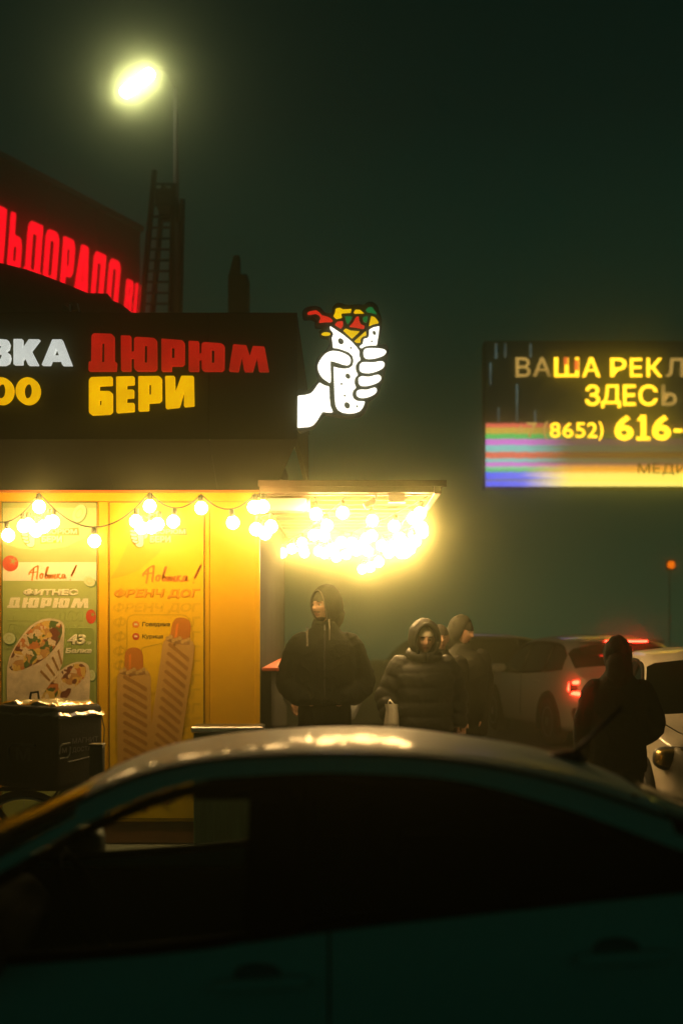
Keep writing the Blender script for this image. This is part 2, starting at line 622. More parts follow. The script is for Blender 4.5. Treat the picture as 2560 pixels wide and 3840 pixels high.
# fascia box: flat black panels above, a sloping skirt below, both in panels
FY = 8.95
fx = [P(p, 0, FY).x for p in (-560, -80, 375, 785, 1115)]
ftop, fbot = P(0, 1172, FY).z, P(0, 1648, FY).z
for i in range(4):
    obj('fascia_panel', box(fx[i] + .001, fx[i + 1] - .001, FY, FY + .03, fbot, ftop, .002), M['black_panel'], kiosk)
skx = [P(p, 0, FY).x for p in (-560, -80, 375, 785, 1115)]
sky_b = WY - .06
zb_ = P(0, 1838, sky_b).z
for i in range(4):
    xa, xb = skx[i] + .001, skx[i + 1] - .001
    xb2 = xb if i < 3 else P(1030, 0, sky_b).x
    v = [(xa, FY + .004, fbot - .002), (xb, FY + .004, fbot - .002), (xb2, sky_b, zb_), (xa, sky_b, zb_),
         (xa, FY + .034, fbot - .002), (xb, FY + .034, fbot - .002), (xb2, sky_b + .03, zb_ + .004), (xa, sky_b + .03, zb_ + .004)]
    f = [(0, 3, 2, 1), (4, 5, 6, 7), (0, 1, 5, 4), (1, 2, 6, 5), (2, 3, 7, 6), (3, 0, 4, 7)]
    obj('skirt_panel', (v, f), M['black_panel'], kiosk)
obj('fascia_side', box(fx[4] - .03, fx[4] - .002, FY + .034, 12.0, fbot + .0, ftop - .004), M['black_panel'], kiosk)
obj('roof', box(fx[0], fx[4] - .04, FY + .034, 14.0, ftop - .09, ftop - .05), M['tarp'], kiosk)
obj('roof_upstand', box(WX1 - .02, WX1 + .16, WY + .1, WY + 1.2, zt + .10, P(0, 1712, WY).z, .004), M['concrete'], kiosk)
o1 = P(-520, 1847, 9.5); o2 = P(990, 1838, 9.5)
obj('trim_strip', box(o1.x, o2.x, 9.48, 9.53, o1.z, o2.z, .004), M['orange_trim'], kiosk)
# counter on the side of the kiosk
c1 = P(974, 2503, 9.95); c2 = P(1047, 2516, 9.95)
counter = obj('counter', box(WX1 + .0, c2.x, 9.9, 12.9, c2.z, c1.z, .004), M['red_counter'], kiosk)
obj('counter_front', box(WX1 + .0, c2.x - .06, 9.96, 12.8, PLAT_Z + .02, c2.z - .004, .004), M['side_wall'], kiosk)

# dark roofing hump with a small lamp on the kiosk roof
hump = thing('roof_cover', 'dark humped roofing cover on top of the black fascia, hiding the red letters', 'roof cover', (P(100, 0, 9.6).x, 9.8, ftop - .05))
hp = [(-420, 960), (-150, 975), (0, 985), (100, 1010), (190, 1042), (260, 1070), (330, 1099), (405, 1101), (418, 1125), (455, 1140), (490, 1168), (500, 1200), (-420, 1200)]
obj('cover_sheet', on_plane(fill2d([px2(hp, 9.45)], .35), 9.8), M['tarp'], hump)
lp = thing('roof_lantern', 'small glassy lantern box at the edge of the kiosk roof', 'lantern', P(270, 1172, 9.2))
plate('glass_box', [[(246, 1168), (242, 1146), (290, 1137), (300, 1168)]], 9.2, .05, M['glass_clear'], lp)
plate('frame', [[(240, 1170), (240, 1166), (302, 1166), (302, 1170)]], 9.2, .055, M['dark_metal'], lp)
obj('frame_bar', tube([P(262, 1142, 9.14), P(266, 1168, 9.14)], .006, 6), M['steel'], lp)
obj('frame_bar', tube([P(292, 1138, 9.14), P(299, 1168, 9.14)], .006, 6), M['steel'], lp)

# ================================================================== LIT FASCIA LETTERS
K1 = lambda pts: [(x * .70153, 700 + y * .70153) for x, y in pts]
LY = FY - .028
sign = thing('fascia_sign', 'red and yellow lit block letters reading ДЮРЮМ БЕРИ on the black fascia', 'sign', P(730, 1560, FY))
def letter(polys, mat, r, parent, Y=LY, half=.024):
    o = plate('letter', [rnd(K1(p), r if i == 0 else r * .5) for i, p in enumerate(polys)], Y, half, M[mat], parent)
    return o
RED = [
 [[(494, 800), (505, 787), (600, 790), (613, 803), (613, 940), (626, 940), (624, 987), (477, 987), (479, 938), (492, 938)], [(546, 835), (562, 836), (562, 942), (544, 940)]],
 [[(650, 798), (702, 800), (702, 885), (720, 885), (720, 815), (732, 806), (825, 812), (840, 824), (841, 975), (828, 987), (735, 987), (720, 975), (720, 918), (702, 918), (702, 987), (651, 987)], [(773, 848), (790, 850), (790, 944), (772, 944)]],
 [[(866, 816), (975, 824), (988, 836), (988, 950), (975, 960), (919, 960), (919, 988), (866, 988)], [(918, 860), (936, 861), (936, 920), (918, 918)]],
 [[(1011, 827), (1065, 830), (1065, 895), (1079, 895), (1079, 845), (1092, 834), (1185, 841), (1201, 853), (1201, 975), (1190, 988), (1093, 988), (1080, 977), (1080, 925), (1065, 925), (1065, 988), (1011, 988)], [(1131, 872), (1148, 874), (1148, 945), (1131, 945)]],
 [[(1248, 846), (1318, 851), (1337, 908), (1353, 855), (1414, 858), (1438, 990), (1385, 990), (1373, 915), (1352, 990), (1307, 990), (1293, 910), (1276, 990), (1225, 987)]],
]
YEL = [
 [[(480, 1035), (492, 1021), (602, 1018), (602, 1063), (533, 1066), (533, 1095), (590, 1095), (603, 1107), (603, 1205), (590, 1217), (493, 1222), (480, 1210)], [(533, 1142), (547, 1142), (547, 1171), (533, 1172)]],
 [[(625, 1018), (719, 1016), (719, 1060), (679, 1062), (679, 1088), (717, 1087), (717, 1130), (679, 1132), (679, 1160), (719, 1158), (719, 1203), (626, 1210)]],
 [[(743, 1016), (853, 1015), (866, 1027), (866, 1143), (853, 1155), (797, 1158), (797, 1198), (743, 1201)], [(797, 1058), (811, 1058), (811, 1114), (797, 1115)]],
 [[(886, 1015), (935, 1014), (938, 1108), (972, 1014), (1036, 1014), (1039, 1173), (986, 1178), (987, 1090), (960, 1180), (889, 1188)]],
]
for p in RED: letter(p, 's_red', 4, sign)
for p in YEL: letter(p, 's_yellow', 4, sign)
sg2 = thing('fascia_lettering', 'white lit letters above yellow lit zeros at the end of the black fascia', 'sign', P(60, 1560, FY))
WHT = [
 [[(-60, 818), (5, 818), (45, 822), (56, 845), (50, 872), (36, 882), (55, 896), (60, 918), (52, 945), (30, 956), (-60, 956)], [(-20, 848), (8, 848), (14, 857), (8, 868), (-20, 868)], [(-20, 895), (8, 895), (16, 908), (8, 925), (-20, 925)]],
 [[(78, 818), (124, 818), (124, 870), (160, 819), (216, 820), (170, 880), (209, 956), (156, 956), (138, 915), (124, 930), (124, 953), (78, 953)]],
 [[(285, 820), (335, 820), (388, 957), (338, 957), (330, 933), (280, 933), (271, 956), (228, 956)], [(305, 868), (320, 905), (290, 905)]],
]
for p in WHT: letter(p, 's_white2', 2, sg2)
for cx in (12, 153):
    plate('letter', [K1(ell(cx, 1094, 64, 72, 0, 32)), K1(ell(cx, 1094, 23, 41, 0, 24))], LY, .024, M['s_yellow'], sg2)

# ================================================================== LIT HAND EMBLEM
K2 = lambda pts: [(1000 + x * .38265, 1080 + y * .38265) for x, y in pts]
EY = FY - .03
emb = thing('emblem_sign', 'glowing white sign shaped like a fist gripping a stuffed wrap', 'sign', P(1120, 1600, EY))
back = [(300, 1022), (400, 1015), (450, 975), (500, 905), (472, 790), (510, 680), (600, 600), (605, 500), (530, 480), (515, 440), (560, 415), (600, 400), (520, 385), (470, 375), (480, 330), (430, 300), (360, 300), (350, 250), (385, 212), (450, 195), (520, 205), (570, 255), (635, 262), (645, 205), (690, 165), (740, 170), (790, 185), (900, 178), (950, 185), (980, 160), (1030, 155), (1080, 190), (1100, 250), (1125, 330), (1118, 450), (1105, 560), (1165, 570), (1192, 620), (1180, 690), (1175, 760), (1160, 815), (1142, 895), (1115, 955), (1100, 1020), (1060, 1070), (1000, 1105), (980, 1180), (920, 1250), (800, 1270), (700, 1258), (600, 1252), (560, 1245), (480, 1352), (400, 1388), (300, 1392)]
plate('backing', [K2(cat(back, 3))], EY + .06, .055, M['e_dark'], emb)
arm = [(303, 1057), (380, 1048), (430, 1035), (460, 1005), (490, 960), (517, 925), (545, 945), (580, 960), (612, 964), (616, 1080), (625, 1160), (650, 1220), (590, 1220), (545, 1213), (520, 1255), (490, 1305), (455, 1345), (410, 1363), (300, 1370)]
thumb = [(628, 918), (585, 910), (540, 875), (510, 825), (499, 775), (510, 730), (545, 675), (590, 635), (640, 618), (700, 622), (760, 642), (805, 670), (822, 705), (815, 740), (790, 757), (750, 752), (700, 735), (655, 722), (635, 718), (624, 735)]
wrap = [(653, 770), (700, 785), (760, 792), (810, 785), (840, 760), (850, 715), (840, 665), (800, 628), (740, 605), (690, 590), (648, 588), (645, 540), (636, 488), (650, 465), (650, 440), (630, 412), (622, 408), (617, 372), (660, 400), (750, 460), (830, 525), (880, 580), (908, 620), (905, 660), (920, 705), (890, 725), (870, 760), (872, 810), (893, 850), (865, 880), (857, 920), (865, 955), (877, 975), (845, 1005), (837, 1050), (850, 1085), (885, 1108), (962, 1112), (945, 1165), (915, 1205), (860, 1227), (800, 1231), (740, 1222), (695, 1195), (672, 1150), (665, 1080)]
wr2 = [(1103, 375), (1095, 450), (1077, 562), (1010, 562), (960, 572), (925, 593), (905, 572), (940, 550), (948, 500), (985, 492), (1002, 470), (1002, 410), (1050, 385)]
fing = [
 [(945, 640), (955, 605), (985, 592), (1060, 590), (1130, 597), (1165, 615), (1165, 640), (1130, 668), (1060, 690), (1000, 696), (960, 685)],
 [(907, 785), (915, 745), (950, 727), (1040, 730), (1105, 718), (1140, 725), (1153, 750), (1135, 785), (1080, 815), (1010, 834), (950, 832), (915, 815)],
 [(896, 905), (905, 878), (935, 865), (1000, 870), (1060, 855), (1095, 852), (1118, 870), (1115, 900), (1080, 930), (1010, 955), (950, 962), (910, 950)],
 [(877, 1030), (890, 1005), (930, 995), (980, 997), (1030, 982), (1060, 977), (1077, 995), (1070, 1025), (1030, 1055), (970, 1075), (920, 1078), (885, 1060)]]
SH = .006
def eplate(name, polys, mat):
    return plate(name, [K2(p) for p in polys], EY, SH, M[mat], emb)
eplate('wrist', [rnd(arm, 14)], 's_white')
eplate('thumb', [cat(thumb, 3)], 's_white')
eplate('wrap_body', [rnd(wrap, 12), ell(725, 522, 27, 34, -.5), ell(824, 587, 10, 12), ell(794, 864, 23, 29, -.5), ell(732, 940, 10, 13), ell(763, 1054, 10, 12), ell(787, 1150, 27, 34, -.5), ell(885, 1160, 10, 13)], 's_white')
eplate('wrap_flap', [rnd(wr2, 10), ell(1052, 440, 17, 23, -.4), ell(1028, 523, 9, 12)], 's_white')
for f in fing: eplate('finger', [cat(f, 3)], 's_white')
for p in ([(398, 245), (420, 230), (485, 219), (515, 240), (540, 270), (590, 280), (630, 300), (650, 325), (630, 335), (570, 335), (515, 343), (512, 325), (530, 300), (515, 270), (480, 252), (430, 262), (402, 262)],
          [(665, 362), (690, 330), (745, 325), (748, 370), (725, 400)],
          [(807, 380), (845, 340), (875, 285), (900, 278), (907, 330), (925, 360), (958, 372), (955, 395), (935, 403), (880, 390)]):
    eplate('red_filling', [rnd(p, 9)], 'e_red')
for p in ([(650, 275), (668, 250), (675, 205), (715, 194), (745, 212), (830, 206), (822, 243), (735, 248), (728, 262), (737, 292), (680, 305)],
          [(850, 240), (868, 213), (910, 215), (955, 250), (900, 250), (860, 252)],
          [(1022, 275), (1060, 290), (1085, 320), (1097, 345), (1045, 355), (998, 375)],
          [(748, 418), (775, 398), (820, 418), (910, 425), (835, 497)],
          [(857, 522), (905, 480), (970, 423), (975, 465), (940, 475), (918, 500), (918, 535), (880, 538)]):
    eplate('yellow_filling', [rnd(p, 9)], 'e_yellow')
eplate('yellow_filling', [ell(580, 452, 43, 17, -.05)], 'e_yellow')
for p in ([(968, 212), (1000, 190), (1035, 190), (1050, 220), (1070, 235), (1074, 262), (1030, 245), (985, 240)], [(765, 278), (840, 280), (800, 350), (785, 353)], [(937, 290), (990, 277), (978, 340), (945, 330)]):
    eplate('green_filling', [rnd(p, 9)], 'e_green')

# ================================================================== POSTERS
def print_mat(name, col, rough=.42, var=.04, scale=4):
    return pm(name, col, rough, var=var, scale=scale, spec=.3)
PR = {
 'green': print_mat('print_green', (.38, .44, .13)), 'green_lt': print_mat('print_light_green', (.54, .57, .22)), 'green_dk': print_mat('print_dark_green', (.28, .35, .085)),
 'cream': print_mat('print_cream', (.80, .74, .50)), 'orange': print_mat('print_orange', (.80, .24, .025)), 'orange_lt': print_mat('print_pale_orange', (.82, .44, .012)),
 'orange_mid': print_mat('print_mid_orange', (.86, .36, .015)), 'yellow': print_mat('print_yellow', (.87, .54, .008)), 'yellow_dk': print_mat('print_ochre', (.62, .38, .01)), 'line': print_mat('print_line', (.40, .27, .02)), 'gline': print_mat('print_green_line', (.40, .50, .16)),
 'red': print_mat('print_red', (.62, .07, .03)), 'brown': print_mat('print_brown', (.46, .22, .045)), 'ink': print_mat('print_ink', (.10, .06, .01)), 'white': print_mat('print_white', (.80, .78, .70)),
 'bun': pm('print_bun', (.56, .33, .11), .42, var=.15, scale=6, spec=.3), 'sausage': pm('print_sausage', (.66, .22, .015), .4, var=.15, scale=5, spec=.3),
 'tortilla': pm('print_tortilla', (.72, .58, .38), .42, var=.22, scale=9, spec=.3), 'toast': pm('print_toasted', (.40, .20, .06), .42, var=.35, scale=24, spec=.3),
 'edge': print_mat('poster_edge', (.06, .07, .02)), 'cuc': print_mat('print_cucumber', (.62, .66, .34)), 'cuc_skin': print_mat('print_cucumber_skin', (.10, .20, .05)), 'onion': pm('print_sauce', (.66, .42, .12), .4, var=.2, scale=30),
}
def food_mat():
    m = bpy.data.materials.new('print_filling')
    m.use_nodes = True
    n, l = m.node_tree.nodes, m.node_tree.links
    b = n['Principled BSDF']
    b.inputs['Roughness'].default_value = .42
    tc = n.new('ShaderNodeTexCoord')
    vo = n.new('ShaderNodeTexVoronoi')
    vo.inputs['Scale'].default_value = 26
    nz = n.new('ShaderNodeTexNoise'); nz.inputs['Scale'].default_value = 14
    mx = n.new('ShaderNodeMixRGB'); mx.inputs[0].default_value = .12
    l.new(tc.outputs['Object'], nz.inputs['Vector'])
    l.new(tc.outputs['Object'], mx.inputs[1]); l.new(nz.outputs['Color'], mx.inputs[2])
    l.new(mx.outputs[0], vo.inputs['Vector'])
    sp = n.new('ShaderNodeSeparateColor')
    l.new(vo.outputs['Color'], sp.inputs[0])
    rp = n.new('ShaderNodeValToRGB')
    rp.color_ramp.interpolation = 'CONSTANT'
    cols = [(.74, .58, .36), (.62, .20, .05), (.72, .46, .10), (.20, .06, .03), (.70, .52, .30), (.10, .16, .04), (.55, .28, .08)]
    e = rp.color_ramp.elements
    e[0].color = cols[0] + (1,); e[1].position = .16; e[1].color = cols[1] + (1,)
    for k in range(2, 7):
        q = e.new(k / 7); q.color = cols[k] + (1,)
    l.new(sp.outputs[0], rp.inputs[0])
    l.new(rp.outputs[0], b.inputs['Base Color'])
    return m
PR['food'] = food_mat()
def rounded_print(name, stops, scale):
    """printed picture of something round: tones run across it"""
    m = bpy.data.materials.new(name)
    m.use_nodes = True
    n, l = m.node_tree.nodes, m.node_tree.links
    b = n['Principled BSDF']
    b.inputs['Roughness'].default_value = .42
    tc = n.new('ShaderNodeTexCoord'); sp = n.new('ShaderNodeSeparateXYZ')
    l.new(tc.outputs['Generated'], sp.inputs[0])
    nz = n.new('ShaderNodeTexNoise'); nz.inputs['Scale'].default_value = scale
    l.new(tc.outputs['Object'], nz.inputs['Vector'])
    ma = n.new('ShaderNodeMath'); ma.operation = 'MULTIPLY_ADD'; ma.inputs[1].default_value = .22
    l.new(nz.outputs[0], ma.inputs[0]); l.new(sp.outputs['X'], ma.inputs[2])
    mb = n.new('ShaderNodeMath'); mb.operation = 'SUBTRACT'; mb.inputs[1].default_value = .11
    l.new(ma.outputs[0], mb.inputs[0])
    rp = n.new('ShaderNodeValToRGB'); e = rp.color_ramp.elements
    e[0].position, e[0].color = stops[0][0], stops[0][1] + (1,)
    e[1].position, e[1].color = stops[-1][0], stops[-1][1] + (1,)
    for p, c in stops[1:-1]:
        q = e.new(p); q.color = c + (1,)
    l.new(mb.outputs[0], rp.inputs[0]); l.new(rp.outputs[0], b.inputs['Base Color'])
    return m
PR['bun'] = rounded_print('print_bun_shaded', [(.05, (.90, .76, .50)), (.3, (.86, .62, .30)), (.6, (.80, .50, .17)), (.95, (.64, .37, .09))], 9)
PR['sausage'] = rounded_print('print_sausage_shaded', [(.05, (.66, .24, .02)), (.3, (.92, .50, .10)), (.5, (.86, .36, .03)), (.95, (.58, .20, .015))], 9)
PB = WY - .012                       # face of the poster sheet
def layer(i): return PB - .0012 * i
def rect(x0, y0, x1, y1): return [(x0, y0), (x1, y0), (x1, y1), (x0, y1)]
def stroke_text(name, strokes, x0, y0, x1, y1, Y, mat, parent, w):
    """handwritten lettering from pen strokes in a unit box"""
    parts = []
    for s in strokes:
        pts = [Vector((x, y, 0)) for x, y in s]
        sm = []
        for i in range(len(pts) - 1):
            a, b, c, d = pts[max(i - 1, 0)], pts[i], pts[i + 1], pts[min(i + 2, len(pts) - 1)]
            for j in range(4):
                t = j / 4
                sm.append(.5 * ((2 * b) + (c - a) * t + (2 * a - 5 * b + 4 * c - d) * t * t + (3 * b - a - 3 * c + d) * t ** 3))
        sm.append(pts[-1])
        W3 = [P(x0 + p.x * (x1 - x0), y0 + p.y * (y1 - y0), Y) for p in sm]
        v, f = [], []
        for i, p in enumerate(W3):
            t = (W3[min(i + 1, len(W3) - 1)] - W3[max(i - 1, 0)]).normalized()
            nn = Vector((-t.z, 0, t.x)) * (w * (.75 + .45 * abs(t.z)))
            v += [p + nn, p - nn]
            if i: f.append((2 * i - 2, 2 * i, 2 * i + 1, 2 * i - 1))
        parts.append((v, f))
    return obj(name, join(parts), mat, parent)
SCRIPT = [
 [(.10, .18), (.085, .5), (.06, .98)], [(.0, .62), (.02, .45), (.12, .16), (.19, .06), (.16, .16)], [(.19, .06), (.175, .5), (.16, .85), (.18, .88)], [(.02, .5), (.10, .47), (.19, .42)],
 [(.26, .55), (.23, .66), (.235, .82), (.27, .82), (.285, .66), (.26, .55), (.31, .60)],
 [(.33, .75), (.36, .50), (.40, .15), (.375, .2), (.345, .6), (.34, .82), (.375, .82), (.385, .65), (.35, .62), (.40, .68)],
 [(.42, .6), (.405, .8), (.43, .84), (.46, .6), (.45, .8), (.48, .82)], [(.50, .6), (.485, .86)], [(.49, .74), (.54, .72)], [(.55, .58), (.53, .84), (.56, .82)],
 [(.60, .56), (.575, .86)], [(.645, .56), (.60, .72), (.65, .86), (.68, .78)], [(.745, .6), (.70, .62), (.69, .82), (.72, .82), (.75, .62), (.735, .82), (.78, .80)],
 [(.99, .02), (.93, .35), (.875, .72)], [(.985, .02), (.95, .3), (.885, .70)], [(.85, .93), (.87, .95)]]
def small_emblem(ox, oy, s, Y, parent):
    """the hand-and-wrap mark, mirrored as on the posters"""
    def t(pts): return [(ox - (x - 850) * s, oy + (y - 900) * s) for x, y in pts]
    plate('hand_mark_edge', [t(cat([(640, 560), (560, 620), (470, 760), (560, 930), (640, 960), (650, 1200), (800, 1270), (960, 1200), (1090, 1050), (1180, 800), (1195, 620), (1100, 560), (1000, 590)], 2))], layer(1) if Y is None else Y, 0, PR['line'], parent)
    for p in (thumb, wrap) : plate('hand_mark', [t(p)], layer(2), 0, PR['white'], parent)
    for p in fing: plate('hand_mark', [t(cat(p, 2))], layer(2), 0, PR['white'], parent)

po1 = thing('poster', 'green poster with a rolled flatbread picture and a cream strip of script', 'poster', P(186, 3075, PB))
plate('sheet', [rect(8, 1883, 365, 3072)], PB + .004, .003, PR['green'], po1)
plate('edge_line', [rect(8, 1883, 365, 3072), rect(10.5, 1885.5, 362.5, 3069)], layer(1), 0, PR['edge'], po1)
plate('pale_curve', [[(11, 1904), (365, 1904), (362, 1960), (320, 2018), (250, 2050), (160, 2064), (70, 2056), (11, 2036)]], layer(1) + .0004, 0, PR['green_lt'], po1)
plate('cream_strip', [rect(11, 2108, 362, 2178)], layer(1), 0, PR['cream'], po1)
stroke_text('script_lettering', SCRIPT, 110, 2118, 290, 2178, layer(2), PR['orange'], po1, .0050)
small_emblem(112, 2018, .10, layer(1), po1)
plate('red_label', [[(148, 1990), (296, 1978), (298, 2008), (150, 2010)]], layer(1), 0, PR['orange'], po1)
plate('yellow_label', [[(150, 2006), (238, 2006), (238, 2034), (152, 2040)]], layer(2), 0, PR['yellow'], po1)
text_px('lettering', 'ДЮРЮМ', 160, 1984, 290, 2005, layer(3), PR['cream'], po1, .04)
text_px('lettering', 'БЕРИ', 156, 2009, 234, 2034, layer(3), PR['white'], po1, .06)
text_px('lettering', 'ФИТНЕС', 88, 2208, 295, 2234, layer(2), PR['cream'], po1, .07, .12)
def block_word(Y, x0, y0, x1, y1, mat, parent, line=0):
    """the blocky word of the fascia sign, reused in print"""
    for lp_ in RED:
        def t(p):
            out = []
            for x, y in p:
                u = (x - 477) / (1438 - 477); v = (y - 787) / (990 - 787)
                tp = lerp(0, .30, u)
                vv = (v - tp) / (1 - tp)
                out.append((x0 + u * (x1 - x0) + (1 - vv) * 8, y0 + vv * (y1 - y0)))
            return out
        plate('block_letter', [t(p) for p in lp_], Y, 0, mat, parent, line)
block_word(layer(2), 27, 2241, 332, 2280, PR['cream'], po1)
block_word(layer(1), 25, 2290, 312, 2328, PR['gline'], po1, .0016)
block_word(layer(1), 25, 2342, 312, 2380, PR['gline'], po1, .0016)
block_word(layer(1), 25, 2394, 312, 2432, PR['gline'], po1, .0016)
def slice_(cx, cy_, rx, ry, rot, kind):
    if kind == 'c':
        plate('cucumber_print', [ell(cx + 3, cy_ + 4, rx, ry, rot)], layer(2), 0, PR['cuc_skin'], po1)
        plate('cucumber_print', [ell(cx, cy_, rx * .93, ry * .93, rot)], layer(3), 0, PR['cuc'], po1)
        plate('cucumber_print', [ell(cx, cy_, rx * .5, ry * .55, rot), ell(cx, cy_, rx * .38, ry * .42, rot)], layer(4), 0, PR['green_lt'], po1)
    else:
        plate('tomato_print', [ell(cx, cy_, rx, ry, rot)], layer(2), 0, PR['red'], po1)
        st = []
        for k in range(10):
            a = k * PI / 5; rr = (.62 if k % 2 == 0 else .16) * rx
            st.append((cx + rx * .35 + rr * math.cos(a), cy_ - ry * .3 + rr * math.sin(a)))
        plate('tomato_print', [st], layer(3), 0, PR['green_dk'], po1)
slice_(298, 1925, 25, 38, .45, 'c'); slice_(336, 2180, 24, 19, .5, 'c'); slice_(40, 2113, 30, 30, 0, 't')
slice_(36, 2394, 25, 23, 0, 'c'); slice_(342, 2312, 19, 27, 0, 't'); slice_(345, 2532, 15, 22, 0, 'c')
plate('card', [rnd(rect(226, 2354, 354, 2640), 16)], layer(1) - .0003, 0, PR['green_dk'], po1)
plate('card_edge', [rnd(rect(226, 2354, 354, 2640), 16)], layer(2), 0, PR['gline'], po1, .0012)
text_px('lettering', '43', 252, 2379, 323, 2418, layer(3), PR['cream'], po1, .06, .15)
text_px('lettering', 'гр', 325, 2406, 343, 2418, layer(3), PR['cream'], po1, .04, .15)
text_px('lettering', 'Белка', 245, 2430, 345, 2450, layer(3), PR['cream'], po1, .05, .15)
b1 = [(28, 2500), (48, 2440), (72, 2400), (112, 2350), (160, 2322), (205, 2320), (235, 2333), (243, 2360), (240, 2420), (235, 2490), (215, 2540), (190, 2700), (165, 2800), (40, 2800), (28, 2640)]
plate('flatbread_print', [cat(b1, 2)], layer(4), 0, PR['tortilla'], po1)
plate('filling_print', [cat([(34, 2500), (48, 2450), (80, 2398), (122, 2352), (170, 2328), (220, 2332), (234, 2352), (226, 2400), (175, 2465), (112, 2500), (62, 2518)], 2)], layer(5), 0, PR['food'], po1)
for k in range(4):
    plate('toast_mark', [[(150 + k * 22, 2520 - k * 26), (156 + k * 22, 2512 - k * 26), (200 + k * 12, 2560 - k * 24), (194 + k * 12, 2566 - k * 24)]], layer(5), 0, PR['toast'], po1)
b2 = [(140, 2640), (160, 2590), (200, 2540), (245, 2500), (290, 2482), (325, 2488), (338, 2520), (336, 2620), (320, 2800), (140, 2800)]
plate('flatbread_print', [cat(b2, 2)], layer(6), 0, PR['tortilla'], po1)
plate('filling_print', [cat([(150, 2640), (170, 2590), (210, 2540), (250, 2504), (292, 2488), (322, 2500), (318, 2540), (270, 2590), (230, 2650), (180, 2670)], 2)], layer(7), 0, PR['food'], po1)

po2 = thing('poster', 'yellow poster with two grilled sausage rolls beside the bare yellow panel', 'poster', P(588, 3075, PB))
plate('sheet', [rect(411, 1883, 765, 3072)], PB + .004, .003, PR['yellow'], po2)
plate('edge_line', [rect(411, 1883, 765, 3072), rect(413, 1885, 763, 3069)], layer(1), 0, PR['edge'], po2)
plate('swoosh', [[(413, 2172), (440, 2128), (480, 2040), (505, 1985), (560, 1950), (700, 1935), (650, 2010), (590, 2080), (520, 2140), (460, 2162)]], layer(1), 0, PR['orange_lt'], po2)
small_emblem(520, 2018, .10, layer(1), po2)
plate('red_label', [[(556, 1990), (700, 1978), (703, 2008), (558, 2010)]], layer(1) - .0003, 0, PR['orange'], po2)
plate('yellow_label', [[(558, 2006), (644, 2006), (644, 2034), (560, 2040)]], layer(2), 0, PR['line'], po2)
text_px('lettering', 'ДЮРЮМ', 566, 1984, 696, 2005, layer(3), PR['cream'], po2, .04)
text_px('lettering', 'БЕРИ', 563, 2009, 641, 2034, layer(3), PR['cream'], po2, .06)
stroke_text('script_lettering', SCRIPT, 536, 2116, 757, 2190, layer(2), PR['orange'], po2, .0062)
text_px('lettering', 'ФРЕНЧ ДОГ', 428, 2207, 752, 2246, layer(2), PR['orange_mid'], po2, .045, .15)
text_px('outline_lettering', 'ФРЕНЧ ДОГ', 426, 2260, 752, 2300, layer(1), PR['line'], po2, 0, .15, line=.008)
for k in range(13):
    y = 2313 + k * 54
    text_px('outline_lettering', 'Ф', 427, y, 474, y + 39, layer(1), PR['line'], po2, 0, .15, line=.008)
    text_px('outline_lettering', 'ОГ', 676, y, 750, y + 39, layer(1), PR['line'], po2, 0, .15, line=.008)
card = [(477, 2330), (483, 2313), (500, 2306), (690, 2306), (706, 2316), (712, 2335), (712, 2380), (700, 2570), (606, 2412), (532, 2430), (532, 2600), (477, 2600)]
plate('card', [rect(477, 2308, 708, 2600)], layer(2) - .0003, 0, PR['yellow'], po2)
plate('card_edge', [rnd(card, 8)], layer(3), 0, PR['line'], po2, .0014)
for cy_, mm in ((2342, 'orange'), (2387, 'red')):
    plate('round_icon', [ell(510, cy_, 13.5, 13.5)], layer(3), 0, PR[mm], po2)
    plate('icon_mark', [[(504, cy_ - 3), (507, cy_ - 5), (516, cy_ - 3), (516, cy_ + 5), (513, cy_ + 2), (508, cy_ + 2), (506, cy_ + 5)]], layer(4), 0, PR['cream'], po2)
text_px('lettering', 'Говядина', 533, 2332, 638, 2352, layer(3), PR['ink'], po2, .03, .12)
text_px('lettering', 'Курица', 533, 2379, 612, 2398, layer(3), PR['ink'], po2, .03, .12)
